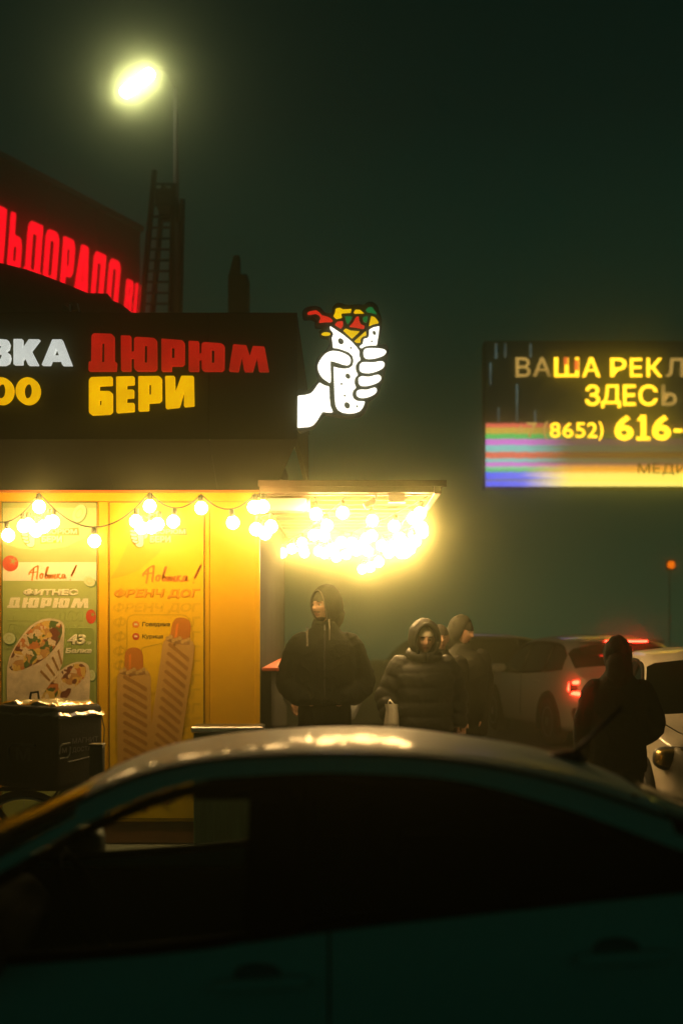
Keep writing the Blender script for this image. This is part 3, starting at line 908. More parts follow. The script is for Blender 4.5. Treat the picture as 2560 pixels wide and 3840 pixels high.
def dog(base, top, wid, lean_top, sy0, sy1, sw, i0):
    """a grilled roll standing on its end: two centre-line points, half width"""
    a = Vector(base); b = Vector(top); d = (b - a).normalized(); n = Vector((-d.y, d.x))
    w = wid
    poly = [a - n * w, b - n * w + d * (-14), b - n * (w * .86), b + n * (w * .86), b + n * w + d * (-14), a + n * w]
    s0 = b - d * 20; s1 = b + d * sy1
    sa = [s0 - n * sw, s1 - n * sw - d * 30, s1 - n * sw * .8 - d * 10, s1 - n * sw * .35, s1 + n * sw * .35, s1 + n * sw * .8 - d * 10, s1 + n * sw - d * 30, s0 + n * sw]
    plate('sausage_print', [[tuple(p) for p in rnd([tuple(q) for q in sa], 12)]], layer(i0), 0, PR['sausage'], po2)
    plate('sausage_shine', [[tuple(p) for p in (s0 - n * sw * .55, s1 - n * sw * .55 - d * 28, s1 - n * sw * .3 - d * 22, s0 - n * sw * .3)]], layer(i0 + 1), 0, PR['orange'], po2)
    plate('roll_print', [[tuple(p) for p in rnd([tuple(q) for q in poly], 14)]], layer(i0 + 1), 0, PR['bun'], po2)
    plate('sauce_print', [[tuple(p) for p in ell(b.x, b.y + 3, w * .84, 10, math.atan2(n.y, n.x))]], layer(i0 + 2), 0, PR['toast'], po2)
    for k in range(9):
        t = -.75 + k * .19
        c = b + n * (w * t) + d * (4 + 7 * math.sin(k * 2.1))
        plate('sauce_print', [ell(c.x, c.y, 8, 7, k)], layer(i0 + 3), 0, PR['onion'], po2)
    L = (b - a).length
    m = int(L / 34)
    for k in range(m):
        c = b - d * (36 + k * 34)
        p = [c - n * (w * .70) + d * 14, c - n * (w * .58) + d * 26, c + n * (w * .80) - d * 24, c + n * (w * .74) - d * 40, c + n * w * .1 - d * 14]
        plate('grill_mark', [[tuple(q) for q in rnd([tuple(q) for q in p], 6)]], layer(i0 + 2), 0, PR['brown'], po2)
dog((505, 3000), (503, 2520), 63, 0, 0, 92, 35, 5)
dog((590, 2990), (673, 2403), 60, 0, 0, 88, 36, 8)

# ================================================================== CANOPY beside the kiosk
AWY0, AWY1 = 9.32, 14.2
ax0, ax1 = WX1 + .01, P(1640, 0, AWY0).x
az = P(0, 1848, AWY0).z
canopy = thing('side_canopy', 'flat battened canopy over the counter at the side of the kiosk', 'canopy', (.1, AWY0, az))
obj('roof_sheet', box(ax0, ax1 + .05, AWY0 - .02, AWY1, az + .055, az + .075), M['tin'], canopy)
obj('front_beam', box(P(972, 0, AWY0).x, ax1 - .03, AWY0 - .01, AWY0 + .05, az, az + .05, .004), M['tin'], canopy)
obj('edge_flashing', box(ax0, ax1 + .06, AWY0 - .035, AWY0 - .024, az + .04, az + .085, .002), M['tin'], canopy)
obj('side_rail', box(ax1 - .02, ax1 + .03, AWY0 + .06, AWY1 - .02, az - .0, az + .05, .004), M['tin'], canopy)
for i in range(13):
    y = AWY0 + .22 + i * .37
    o = obj('batten', box(ax0 + .01, ax1 - .03, y, y + .045, az + .005, az + .05, .003), M['wood'] if i % 3 else M['tin'], canopy)

ac = thing('air_curtain', 'white ribbed air curtain with round end cap under the canopy', 'air curtain', P(1075, 1900, 9.75))
a0 = P(1000, 1918, 9.75); a1 = P(1150, 1868, 9.75)
obj('casing', box(a0.x, a1.x, 9.72, 9.92, a0.z, a1.z, .02, 2), M['white_plastic'], ac)
for k in range(6):
    z = lerp(a0.z + .04, a1.z - .012, k / 5)
    obj('rib', box(a0.x + .01, a1.x - .01, 9.712, 9.722, z, z + .006), M['white_plastic'], ac)
cap = lathe([(.05, 0), (.052, .012), (.046, .02)], 18)
obj('end_cap', xf(cap, Matrix.Translation((a1.x + .004, 9.8, (a0.z + a1.z) / 2)) @ Matrix.Rotation(R(90), 4, 'Y')), M['white_plastic'], ac)
cm = thing('security_camera', 'white box camera on a bracket under the canopy beam', 'camera', P(1390, 1865, 9.6))
obj('housing', xf(box(-.045, .045, -.02, .02, -.022, .022, .006), Matrix.Translation(P(1385, 1888, 9.55)) @ Matrix.Rotation(R(-25), 4, 'Y')), M['white_plastic'], cm)
obj('bracket', tube([P(1408, 1852, 9.55), P(1408, 1872, 9.55), P(1398, 1882, 9.55)], .01, 8), M['white_plastic'], cm)
jb = thing('junction_box', 'white cable junction box under the canopy beam', 'junction box', P(1485, 1866, 9.6))
j0 = P(1455, 1882, 9.55); j1 = P(1517, 1853, 9.55)
obj('casing', box(j0.x, j1.x, 9.5, 9.58, j0.z, j1.z, .006), M['white_plastic'], jb)
obj('lid', box(j0.x - .004, j1.x + .004, 9.495, 9.585, j0.z - .008, j0.z - .002, .002), M['white_plastic'], jb)
obj('cable', tube([P(1517, 1868, 9.54), P(1540, 1862, 9.54), P(1560, 1856, 9.54)], .004, 6), M['cable'], jb)

# ================================================================== STRING LIGHTS
def prim_mesh(name, data, mat, smooth=True):
    me = bpy.data.meshes.new(name)
    me.from_pydata([tuple(v) for v in data[0]], [], [tuple(f) for f in data[1]])
    if smooth: me.polygons.foreach_set('use_smooth', [True] * len(me.polygons))
    me.materials.append(mat)
    return me
BR = .044
prof = [(.013, .046)] + [(BR * math.cos(a), BR * math.sin(a)) for a in [R(d) for d in (52, 25, 0, -25, -52, -75)]] + [(.004, -BR)]
bulb_me = prim_mesh('bulb', lathe(prof, 12), M['bulb'])
bulb_me2 = prim_mesh('bulb', lathe(prof, 12), M['bulb_canopy'])
sock_me = prim_mesh('socket', lathe([(.012, .09), (.017, .085), (.019, .05), (.017, .044), (.015, .036)], 10), M['cable'])
n_bulbs = 0
def add_bulb(root, pos, tilt=0.0, me=None):
    global n_bulbs
    b = bpy.data.objects.new('bulb', me or bulb_me)
    COL.objects.link(b); b.parent = root
    b.location = world_m(root).inverted() @ (Vector(pos))
    b.rotation_euler = (random.uniform(-.15, .15), tilt + random.uniform(-.15, .15), 0)
    s = bpy.data.objects.new('socket', sock_me)
    COL.objects.link(s); s.parent = b
    n_bulbs += 1
def swag(a, b, sag, n=14):
    a, b = Vector(a), Vector(b)
    out = []
    for i in range(n + 1):
        t = i / n
        p = a.lerp(b, t)
        p.z -= sag * 4 * t * (1 - t)
        out.append(p)
    return out
def string_light(label, path, bulbs, hang=.095, me=None):
    """path: cable points; bulbs: positions on the cable"""
    root = thing('string_light', label, 'string light', path[0], 0, 'festoon string lights of the kiosk')
    obj('cable', tube(path, .005, 6), M['cable'], root, smooth=True)
    for b in bulbs:
        b = Vector(b)
        add_bulb(root, b - Vector((0, 0, hang)), 0.0, me)
    return root
BY = 9.06
def at_path(path, x):
    return min(path, key=lambda p: abs(p.x - x))
hooks = [(-130, 1848), (148, 1848), (562, 1846), (755, 1853), (958, 1850)]
sags = [.20, .235, .10, .105]
pth = []
for i in range(4):
    a = P(*hooks[i], BY); b = P(*hooks[i + 1], BY)
    s = swag(a, b, sags[i], 24)
    pth += s if i == 0 else s[1:]
bl = [at_path(pth, P(x, 0, BY).x) for x in (30, 88, 145, 205, 351, 505, 562, 650, 752, 870, 955)]
string_light('long festoon string of warm bulbs swagged across the yellow front', pth, bl)
def cluster(label, px, n, dxs, dys):
    a = P(px, 1850, 9.14)
    path = [a, a + Vector((.01, -.02, -.05)), a + Vector((0, -.04, -.17))]
    r = thing('string_light', label, 'string light', a, 0, 'festoon string lights of the kiosk')
    obj('cable', tube(path, .006, 6), M['cable'], r, smooth=True)
    for dx, dy in zip(dxs, dys):
        p = P(px + dx, dy, 9.12 - .02 * (dx % 3))
        obj('cable', tube([path[-1], p + Vector((0, 0, .085))], .004, 6), M['cable'], r)
        add_bulb(r, p)
    return r
cluster('bunch of warm bulbs hanging in front of the green poster', 145, 4, (-38, -8, 20, 46), (1968, 1990, 1975, 1958))
cluster('bunch of warm bulbs hanging in front of the yellow sausage roll poster', 560, 3, (-30, 8, 32), (1980, 1978, 1966))
cluster('bunch of warm bulbs at the bare corner of the yellow front', 972, 5, (-20, 14, -12, 22, 44), (1902, 1900, 1985, 2000, 1975))
def run(label, a, b, sag, n, jit=.0, t0=0.04, t1=.98):
    """one festoon string under the canopy from front point a to back point b"""
    path = swag(a, b, sag, 28)
    bs = []
    for i in range(n):
        t = lerp(t0, t1, i / (n - 1))
        k = t * 28
        i0 = min(int(k), 27)
        bs.append(path[i0].lerp(path[i0 + 1], k - i0))
    return string_light(label, path, bs, .095, bulb_me2)
zc = az - .015
def top(px, Y, z=None):
    p = P(px, 0, Y); p.z = zc if z is None else z
    return p
run('festoon string running from mid beam back to the kiosk side wall', top(1298, 9.42), P(1056, 2040, 13.4), .03, 6)
run('festoon string crossing from the canopy corner to the far counter end', top(1600, 9.42), P(1135, 2040, 13.8), .06, 7)
run('festoon string dropping low from the beam towards the middle of the canopy', top(1180, 9.5), P(1262, 2052, 12.6), .05, 4)
run('festoon string along the open side edge of the canopy', top(1585, 9.45, zc - .10), P(1488, 2030, 13.6), .10, 6)
run('festoon string sagging lowest between the canopy corner and the back', top(1560, 9.7), P(1355, 2100, 13.8), .10, 6)
run('festoon string from the mid beam straight back under the battens', top(1400, 10.0), P(1320, 2020, 14.0), .12, 5)
run('festoon string slung across the back of the canopy', P(1120, 2020, 13.2), P(1560, 1965, 12.6), .12, 6)
run('festoon string slung across the middle of the canopy', P(1190, 1955, 11.3), P(1592, 1950, 11.0), .12, 6)
# ================================================================== STREET THINGS IN FRONT OF THE KIOSK
bn = thing('steel_cabinet', 'waist high dark metal cabinet with a bright steel lid against the yellow front', 'cabinet', (P(852, 0, 9.42).x, 9.47, PLAT_Z))
q0 = P(722, 3195, 9.32); q1 = P(985, 2748, 9.32)
obj('body', box(q0.x + .01, q1.x - .02, 9.30, 9.56, PLAT_Z + .006, q1.z, .008), M['green_metal'], bn)
for k in range(5):
    x = lerp(q0.x + .05, q1.x - .07, k / 4)
    obj('rib', box(x, x + .012, 9.290, 9.302, PLAT_Z + .03, q1.z - .03, .002), M['green_metal'], bn)
obj('lid', box(q0.x - .006, q1.x + .004, 9.27, 9.57, q1.z + .004, q1.z + .046, .008), M['steel'], bn)

pt = thing('bollard', 'square dark metal post standing in front of the thermal bag', 'bollard', (P(365, 0, 7.4).x, 7.4, -.02))
pw = .037
obj('shaft', box(pt.location.x - pw, pt.location.x + pw, 7.4 - pw, 7.4 + pw, -.03, P(0, 2797, 7.4).z, .005), M['post'], pt)
obj('cap', box(pt.location.x - pw - .004, pt.location.x + pw + .004, 7.4 - pw - .004, 7.4 + pw + .004, P(0, 2797, 7.4).z + .001, P(0, 2791, 7.4).z + .004, .004), M['post'], pt)
bp = P(1736, 2786, 7.6)
bo = thing('ball_bollard', 'slim dark bollard with a shiny round ball on top', 'bollard', (bp.x, 7.6, -.02))
obj('shaft', xf(lathe([(.05, -.02), (.05, .02), (.03, .03), (.03, bp.z - .02)], 14), Matrix.Translation((bp.x, 7.6, 0))), M['post'], bo, smooth=True)
obj('ball', xf(lathe([(.042 * math.cos(a) + .001, .042 * math.sin(a)) for a in [R(d) for d in range(-85, 86, 17)]], 18), Matrix.Translation((bp.x, 7.6, bp.z + .01))), M['chrome'] if False else M['black'], bo, smooth=True)

# delivery bicycle with a thermal bag on its rack
gz = -.02
bk = thing('delivery_bicycle', 'parked delivery bicycle under the big black thermal bag', 'bicycle', (-2.25, 8.2, gz))
def torus(c, Rr, r, seg=36, s2=8):
    V, Fc = [], []
    for i in range(seg):
        a = 2 * PI * i / seg
        for j in range(s2):
            b = 2 * PI * j / s2
            V.append(Vector((c[0] + (Rr + r * math.cos(b)) * math.cos(a), c[1] + r * math.sin(b), c[2] + (Rr + r * math.cos(b)) * math.sin(a))))
    for i in range(seg):
        for j in range(s2):
            i2, j2 = (i + 1) % seg, (j + 1) % s2
            Fc.append((i * s2 + j, i2 * s2 + j, i2 * s2 + j2, i * s2 + j2))
    return V, Fc
for wx in (-1.95, -3.0):
    wh = obj('wheel', torus((wx, 8.2, gz + .34), .31, .024), M['rubber'], bk, smooth=True)
    obj('rim', torus((wx, 8.2, gz + .34), .285, .009, 36, 6), M['steel'], wh, smooth=True)
    for k in range(12):
        a = k * PI / 6
        obj('spoke', tube([(wx, 8.2 + (.012 if k % 2 else -.012), gz + .34), (wx + .285 * math.cos(a), 8.2, gz + .34 + .285 * math.sin(a))], .0016, 4), M['steel'], wh)
fr = [[(-1.95, 8.2, .32), (-2.35, 8.2, .30)], [(-2.35, 8.2, .30), (-2.22, 8.2, .82)], [(-1.95, 8.2, .32), (-2.25, 8.2, .72)], [(-2.25, 8.2, .74), (-2.85, 8.2, .80)], [(-2.35, 8.2, .30), (-2.83, 8.2, .72)], [(-2.80, 8.2, .92), (-3.0, 8.2, .32)]]
obj('frame', join([tube(p, .018, 8) for p in fr]), M['dark_metal'], bk, smooth=True)
obj('saddle', loft([(-2.2, 8.2, .82, .12, .05), (-2.2, 8.2, .86, .14, .075), (-2.2, 8.2, .885, .12, .06)], 16), M['black'], bk, smooth=True)
obj('handlebar', tube([(-2.72, 7.92, 1.0), (-2.80, 8.05, .98), (-2.80, 8.35, .98), (-2.72, 8.48, 1.0)], .013, 8), M['dark_metal'], bk, smooth=True)
obj('luggage_rack', join([box(-2.08, -1.62, 8.07, 8.33, .66, .675, .004), tube([(-1.95, 8.1, .32), (-1.72, 8.1, .66)], .007, 6), tube([(-1.95, 8.3, .32), (-1.72, 8.3, .66)], .007, 6)]), M['dark_metal'], bk)
obj('crank', xf(lathe([(.08, -.004), (.085, 0), (.08, .004)], 20), Matrix.Translation((-2.35, 8.17, .30)) @ Matrix.Rotation(R(90), 4, 'X')), M['dark_metal'], bk)

BGY = 7.85
bc = P(205, 0, BGY)
rotb = R(-58)                        # the face with the print is turned well away from the camera
bag = thing('thermal_bag', 'large black thermal delivery bag with grey lettering and silver film on top', 'bag', (bc.x, BGY, .68), R(0))
ztop = P(0, 2650, BGY).z
e1 = Vector((math.cos(R(58)), math.sin(R(58)), 0))      # along the printed face, going back to the right
e2 = Vector((-math.sin(R(58)), math.cos(R(58)), 0))     # along the plain face, going left
W1, W2 = .43, .50
corner = Vector((bc.x, BGY, 0))
def bagpt(a, b, z): return corner + e1 * a + e2 * b + Vector((0, 0, z))
bm_v, bm_f = box(0, W1, 0, W2, .685, ztop, .05, 4)
bm_v2 = []
for v in bm_v:
    nn = noise.noise(Vector((v.x * 5, v.y * 5, v.z * 5)))
    bm_v2.append(bagpt(v.x + .006 * nn, v.y + .006 * nn, v.z))
obj('shell', (bm_v2, bm_f), M['bag_black'], bag, smooth=True)
# crumpled film over the top flap
V, Fc = [], []
NX, NY = 26, 22
for i in range(NX + 1):
    for j in range(NY + 1):
        a = lerp(-.012, W1 + .012, i / NX); b = lerp(-.012, W2 * .98, j / NY)
        ed = min(a + .012, W1 + .012 - a, b + .012)
        z = ztop + .016 + .022 * noise.noise(Vector((a * 11, b * 11, 3))) + .012 * noise.noise(Vector((a * 30, b * 30, 1)))
        if ed < .06: z -= (.06 - ed) * 1.25
        V.append(bagpt(a, b, z))
for i in range(NX):
    for j in range(NY):
        k = i * (NY + 1) + j
        Fc.append((k, k + NY + 1, k + NY + 2, k + 1))
obj('silver_film', (V, Fc), M['foil'], bag, smooth=True)
obj('reflective_band', join([(lambda s: ([bagpt(a, b, z) for a, b, z in s], [(0, 1, 2, 3)]))([(.03, -.004, ztop - .075), (W1 - .03, -.004, ztop - .07), (W1 - .03, -.004, ztop - .05), (.03, -.004, ztop - .055)])]), M['bag_print'], bag)
def bag_text(body, a0, a1, z0, z1, face, mat, bold=.02):
    me = fit(text_mesh(body, bold), 0, 0, 1, 1)
    for v in me.vertices:
        u, w = v.co.x, v.co.y
        v.co = bagpt(lerp(a0, a1, u), -.006, lerp(z0, z1, w)) if face == 1 else bagpt(-.006, lerp(a0, a1, 1 - u), lerp(z0, z1, w))
    return obj('print_lettering', me, mat, bag)
zz = lambda y: P(0, y, BGY).z
bag_text('МАГНИТ', .145, .37, zz(2796), zz(2776), 1, M['bag_print'])
bag_text('ДОСТАВКА', .145, .40, zz(2832), zz(2810), 1, M['bag_print'])
bag_text('М', .058, .098, zz(2826), zz(2808), 1, M['bag_print'], .03)
def bag_line(pts, mat, w, face):
    q = [bagpt(a, -.006, z) if face == 1 else bagpt(-.006, a, z) for a, z in pts]
    return obj('print_line', tube(q, w, 5), mat, bag)
bag_line([(.125, zz(2792)), (.06, zz(2795)), (.04, zz(2803)), (.035, zz(2830))], M['bag_print'], .006, 1)
bag_line([(.125, zz(2806)), (.118, zz(2836)), (.10, zz(2846)), (.035, zz(2848))], M['bag_print'], .006, 1)
bag_line([(.11, zz(2864)), (.34, zz(2850))], M['bag_print'], .004, 1)
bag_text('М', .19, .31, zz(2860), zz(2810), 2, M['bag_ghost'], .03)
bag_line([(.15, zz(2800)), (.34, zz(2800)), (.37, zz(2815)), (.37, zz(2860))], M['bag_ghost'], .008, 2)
obj('strap', tube([bagpt(W1 + .004, .04, ztop - .03), bagpt(W1 + .035, .03, ztop - .16), bagpt(W1 + .012, .03, .72)], .012, 6, flat=.3), M['bag_black'], bag)
obj('carry_loop', tube([bagpt(.35, .47, ztop), bagpt(.36, .49, ztop + .06), bagpt(.33, .52, ztop + .055), bagpt(.32, .53, ztop - .02)], .008, 6), M['bag_black'], bag)

# ================================================================== BACKGROUND
# building with the red sign
VPX = 3380.0
wd = Vector(((VPX - 1280) / F_PX, 1.0, 0)).normalized()       # direction of its wall
wn = Vector((wd.y, -wd.x, 0))                                  # towards the camera side
w0 = P(46, 797, 25.0)
def on_wall(px, py, off=0.0):
    """ray through a pixel meets the sign wall"""
    d = P(px, py, 1.0) - Vector((0, 0, CAM_H))
    c = Vector((0, 0, CAM_H))
    t = (w0 + wn * off - c).dot(wn) / d.dot(wn)
    return c + d * t
shop = thing('store_building', 'dark store building carrying the red lit letters behind the kiosk', 'building', (w0.x - 4, w0.y, .02))
ws = on_wall(545, 1000); we = w0 - wd * 11
ztp = 10.4
def slab(p, q, z0, z1, th, off=0.0):
    a = p - wn * (off + th); b = q - wn * (off + th); c = q - wn * off; d = p - wn * off
    v = [(a.x, a.y, z0), (b.x, b.y, z0), (c.x, c.y, z0), (d.x, d.y, z0), (a.x, a.y, z1), (b.x, b.y, z1), (c.x, c.y, z1), (d.x, d.y, z1)]
    return v, [(0, 1, 2, 3), (4, 7, 6, 5), (0, 4, 5, 1), (1, 5, 6, 2), (2, 6, 7, 3), (3, 7, 4, 0)]
Lw = (ws - we).length
nP = 9
for k in range(nP):
    p = we.lerp(ws, k / nP + .001); q = we.lerp(ws, (k + 1) / nP - .001)
    obj('wall_panel', slab(p, q, .02, 7.2, .15, .12), M['dark_wall'], shop)
    obj('wall_panel', slab(p, q, 7.22, ztp, .15, .12), M['dark_wall'], shop)
obj('core', slab(we, ws, .02, ztp - .1, 8.0, .29), M['dark_wall'], shop)
obj('parapet_cap', slab(we, ws + wd * .05, ztp, ztp + .12, .4, .06), M['dark_metal'], shop)
rs = thing('red_sign', 'row of tall red lit letters on the dark store wall', 'sign', on_wall(300, 1080, .0))
def rl(polys, xl, xr, cap=1.0, name='letter'):
    """letter from unit-box outlines between two baseline columns (zoomed photo columns)"""
    out = []
    for p in polys:
        q = []
        for a, b in p:
            b = b * cap
            x = xl + a * (xr - xl) + 22 * b
            yb = 444 + (x - 33 - 22 * b) * .40
            yt = 138 + (x - 65) * .467
            y = lerp(yb, yt, b)
            q.append((x * .70153, 700 + y * .70153))
        out.append(q)
    # map to wall coordinates
    uv = []
    for q in out:
        uv.append([((on_wall(x, y) - w0).dot(wd), (on_wall(x, y)).z) for x, y in q])
    me = fill2d([rnd(q, .04) for q in uv], .01)
    for v in me.vertices:
        p = w0 + wd * v.co.x + wn * (.03 + v.co.z)
        v.co = (p.x, p.y, v.co.y)
    return obj(name, me, M['s_redhot'], rs)
gl_L = [[(0, 0), (.32, 1), (1, 1), (1, 0), (.66, 0), (.66, .8), (.52, .8), (.30, 0)]]
gl_SOFT = [[(0, 0), (0, 1), (.36, 1), (.36, .62), (.82, .62), (1, .5), (1, .12), (.82, 0)], [(.36, .44), (.64, .44), (.64, .18), (.36, .18)]]
gl_D = [[(-.06, -.06), (-.06, .16), (.06, .16), (.06, .88), (.22, 1), (.96, 1), (.96, .16), (1.06, .16), (1.06, -.06), (.8, -.06), (.8, 0), (.2, 0), (.2, -.06)], [(.36, .16), (.64, .16), (.64, .80), (.36, .80)]]
gl_O = [[(0, .12), (0, .88), (.18, 1), (.82, 1), (1, .88), (1, .12), (.82, 0), (.18, 0)], [(.34, .18), (.66, .18), (.66, .82), (.34, .82)]]
gl_R = [[(0, 0), (0, 1), (.82, 1), (1, .88), (1, .42), (.82, .3), (.38, .3), (.38, 0)], [(.38, .48), (.62, .48), (.62, .82), (.38, .82)]]
gl_A = [[(-.05, 0), (.28, 1), (.80, 1), (1.02, 0), (.68, 0), (.64, .14), (.34, .14), (.30, 0)], [(.42, .30), (.60, .30), (.54, .72)]]
gl_LR = [[(0, 0), (0, 1), (.82, 1), (1, .9), (1, .62), (.86, .52), (1, .4), (1, 0), (.64, 0), (.64, .40), (.38, .40), (.38, 0)], [(.38, .58), (.62, .58), (.62, .82), (.38, .82)]]
gl_U = [[(0, .1), (0, 1), (.32, 1), (.32, .2), (.68, .2), (.68, 1), (1, 1), (1, .1), (.85, 0), (.15, 0)]]
gl_dot = [[(0, 0), (0, .18), (1, .18), (1, 0)]]
rl(gl_L, -75, 8); rl(gl_SOFT, 33, 99); rl(gl_D, 122, 205); rl(gl_O, 222, 290); rl(gl_R, 314, 375); rl(gl_A, 390, 458)
rl(gl_D, 474, 542); rl(gl_O, 560, 618); rl(gl_dot, 628, 646); rl(gl_LR, 656, 692, .74); rl(gl_U, 704, 746, .74)

# lamp mast with a ladder tower
LMY = 24.0
mb = P(660, 0, LMY)
lampm = thing('lamp_mast', 'tall lamp mast with a glowing twin lamp head in the fog', 'street lamp', (mb.x, LMY, .02))
ztopm = P(0, 330, LMY).z
obj('pole', tube([(mb.x, LMY, .0), (mb.x, LMY, 6), (mb.x, LMY, ztopm)], [.11, .08, .04], 10), M['dark_metal'], lampm, smooth=True)
l0, l1 = P(462, 352, LMY), P(570, 272, LMY)
obj('arm', tube([(mb.x, LMY, ztopm - .02), P(620, 262, LMY), l1 + Vector((0, 0, .06)), l0 + Vector((0, 0, .06))], .025, 8), M['dark_metal'], lampm, smooth=True)
dl = (l1 - l0)
for k, (ta, tb) in enumerate(((0.02, .46), (.54, .98))):
    a = l0 + dl * ta; b = l0 + dl * tb
    hd = obj('lamp_head', tube([a + Vector((0, .02, .05)), b + Vector((0, .02, .05))], .075, 10, flat=.5), M['dark_metal'], lampm, smooth=True)
    obj('diffuser', limb([a + (b - a) * .2, b - (b - a) * .2], [.10, .10], 14), M['lamp'], hd, smooth=True)
tw = thing('lattice_tower', 'dark lattice ladder tower standing beside the lamp mast', 'tower', (P(600, 0, 22.5).x, 22.5, .02))
TY = 22.5
def bar(a, b, r=.03, name='brace'): obj(name, tube([a, b], r, 6), M['dark_metal'], tw)
tl = [P(580, 640, TY), P(530, 1200, TY)]; tr = [P(652, 690, TY), P(640, 1200, TY)]
for i, (p, q) in enumerate(((tl[0], tl[1]), (tr[0], tr[1]))):
    d = (q - p).normalized()
    e = p + d * ((p.z - .03) / -d.z)
    bar(p, e, .05, 'leg')
    bar(p + Vector((.05, .8, 0)), e + Vector((.05, .8, 0)), .05, 'leg')
for k in range(13):
    t = k / 12
    y = lerp(690, 1180, t)
    a = P(lerp(576, 532, t), y, TY); b = P(lerp(652, 641, t), y, TY)
    bar(a, b, .022, 'rung')
obj('cab_panel', box(P(585, 0, TY).x, P(655, 0, TY).x, TY - .1, TY + .9, P(0, 775, TY).z, P(0, 712, TY).z, .02), M['dark_wall'], tw)
fl = thing('flue_stack', 'dark stepped chimney stack rising behind the kiosk roof', 'chimney', (P(895, 0, 21).x, 21, .02))
plate('stack', [[(859, 1045), (878, 970), (884, 966), (900, 966), (903, 1300), (859, 1300)]], 21, .15, M['dark_wall'], fl)
x0_, x1_ = P(859, 0, 21).x, P(932, 0, 21).x
obj('shaft', box(x0_, x1_, 20.78, 21.3, .02, P(0, 1040, 21).z, .02), M['dark_wall'], fl)

# LED billboard
BBY = 30.0
bb = thing('led_billboard', 'big lit advertising screen with yellow words and coloured stripes on a pole', 'billboard', (P(2760, 0, BBY).x, BBY + .3, .02))
s0 = P(1820, 1824, BBY); s1 = P(2914, 1284, BBY)
def screen_mat():
    m = bpy.data.materials.new('led_screen')
    m.use_nodes = True
    n, l = m.node_tree.nodes, m.node_tree.links
    b = n['Principled BSDF']
    b.inputs['Base Color'].default_value = (.004, .004, .004, 1)
    b.inputs['Roughness'].default_value = .9
    b.inputs['Specular IOR Level'].default_value = .05
    tc = n.new('ShaderNodeTexCoord'); sp = n.new('ShaderNodeSeparateXYZ')
    l.new(tc.outputs['Generated'], sp.inputs[0])
    # wavering rows
    mp = n.new('ShaderNodeMapping'); mp.inputs['Scale'].default_value = (26, 1, .6)
    l.new(tc.outputs['Generated'], mp.inputs['Vector'])
    nz = n.new('ShaderNodeTexNoise'); nz.inputs['Scale'].default_value = 3
    l.new(mp.outputs[0], nz.inputs['Vector'])
    ma = n.new('ShaderNodeMath'); ma.operation = 'MULTIPLY_ADD'; ma.inputs[1].default_value = .014
    l.new(nz.outputs[0], ma.inputs[0]); l.new(sp.outputs['Z'], ma.inputs[2])
    def ramp(stops, mode='LINEAR'):
        r = n.new('ShaderNodeValToRGB'); r.color_ramp.interpolation = mode
        e = r.color_ramp.elements
        e[0].position, e[0].color = stops[0][0], stops[0][1] + (1,)
        e[1].position, e[1].color = stops[-1][0], stops[-1][1] + (1,)
        for pz, c in stops[1:-1]:
            q = e.new(pz); q.color = c + (1,)
        return r
    v = lambda y: (1824 - y) / 540.0
    bl, mg, tl_, rd, gn, orr = (.07, .09, .75), (.50, .12, .50), (.16, .42, .40), (.58, .10, .06), (.05, .38, .08), (.45, .30, .04)
    left = ramp([(0, bl), (v(1802), bl), (v(1797), (.10, .10, .13)), (v(1790), bl), (v(1770), bl), (v(1762), gn), (v(1748), (.2, .45, .3)), (v(1742), mg), (v(1732), mg), (v(1727), tl_), (v(1718), tl_), (v(1712), rd), (v(1694), rd), (v(1688), tl_), (v(1668), tl_), (v(1662), mg), (v(1645), mg), (v(1640), gn), (v(1626), gn), (v(1620), orr), (v(1602), orr), (v(1598), rd), (v(1588), rd), (v(1580), (0, .003, .0025)), (1, (0, .003, .0025))])
    right = ramp([(0, (.9, .70, .10)), (v(1812), (1, .80, .10)), (v(1775), (1, .74, .06)), (v(1762), (.85, .32, .02)), (v(1745), (.55, .20, .01)), (v(1735), (.10, .06, .01)), (v(1600), (.012, .014, .006)), (1, (0, .003, .0025))])
    l.new(ma.outputs[0], left.inputs[0]); l.new(ma.outputs[0], right.inputs[0])
    u = lambda x: (x - 1820) / 1094.0
    fade = ramp([(0, (0, 0, 0)), (u(1960), (.05, .05, .05)), (u(2130), (.9, .9, .9)), (1, (1, 1, 1))])
    mp2 = n.new('ShaderNodeMapping'); mp2.inputs['Scale'].default_value = (1, 1, 60)
    l.new(tc.outputs['Generated'], mp2.inputs['Vector'])
    nz2 = n.new('ShaderNodeTexNoise'); nz2.inputs['Scale'].default_value = 2
    l.new(mp2.outputs[0], nz2.inputs['Vector'])
    mb_ = n.new('ShaderNodeMath'); mb_.operation = 'MULTIPLY_ADD'; mb_.inputs[1].default_value = .16
    l.new(nz2.outputs[0], mb_.inputs[0]); l.new(sp.outputs['X'], mb_.inputs[2])
    mc_ = n.new('ShaderNodeMath'); mc_.operation = 'SUBTRACT'; mc_.inputs[1].default_value = .08
    l.new(mb_.outputs[0], mc_.inputs[0])
    l.new(mc_.outputs[0], fade.inputs[0])
    mx = n.new('ShaderNodeMixRGB')
    l.new(fade.outputs[0], mx.inputs[0]); l.new(left.outputs[0], mx.inputs[1]); l.new(right.outputs[0], mx.inputs[2])
    l.new(mx.outputs[0], b.inputs['Emission Color'])
    b.inputs['Emission Strength'].default_value = 2.4
    return m
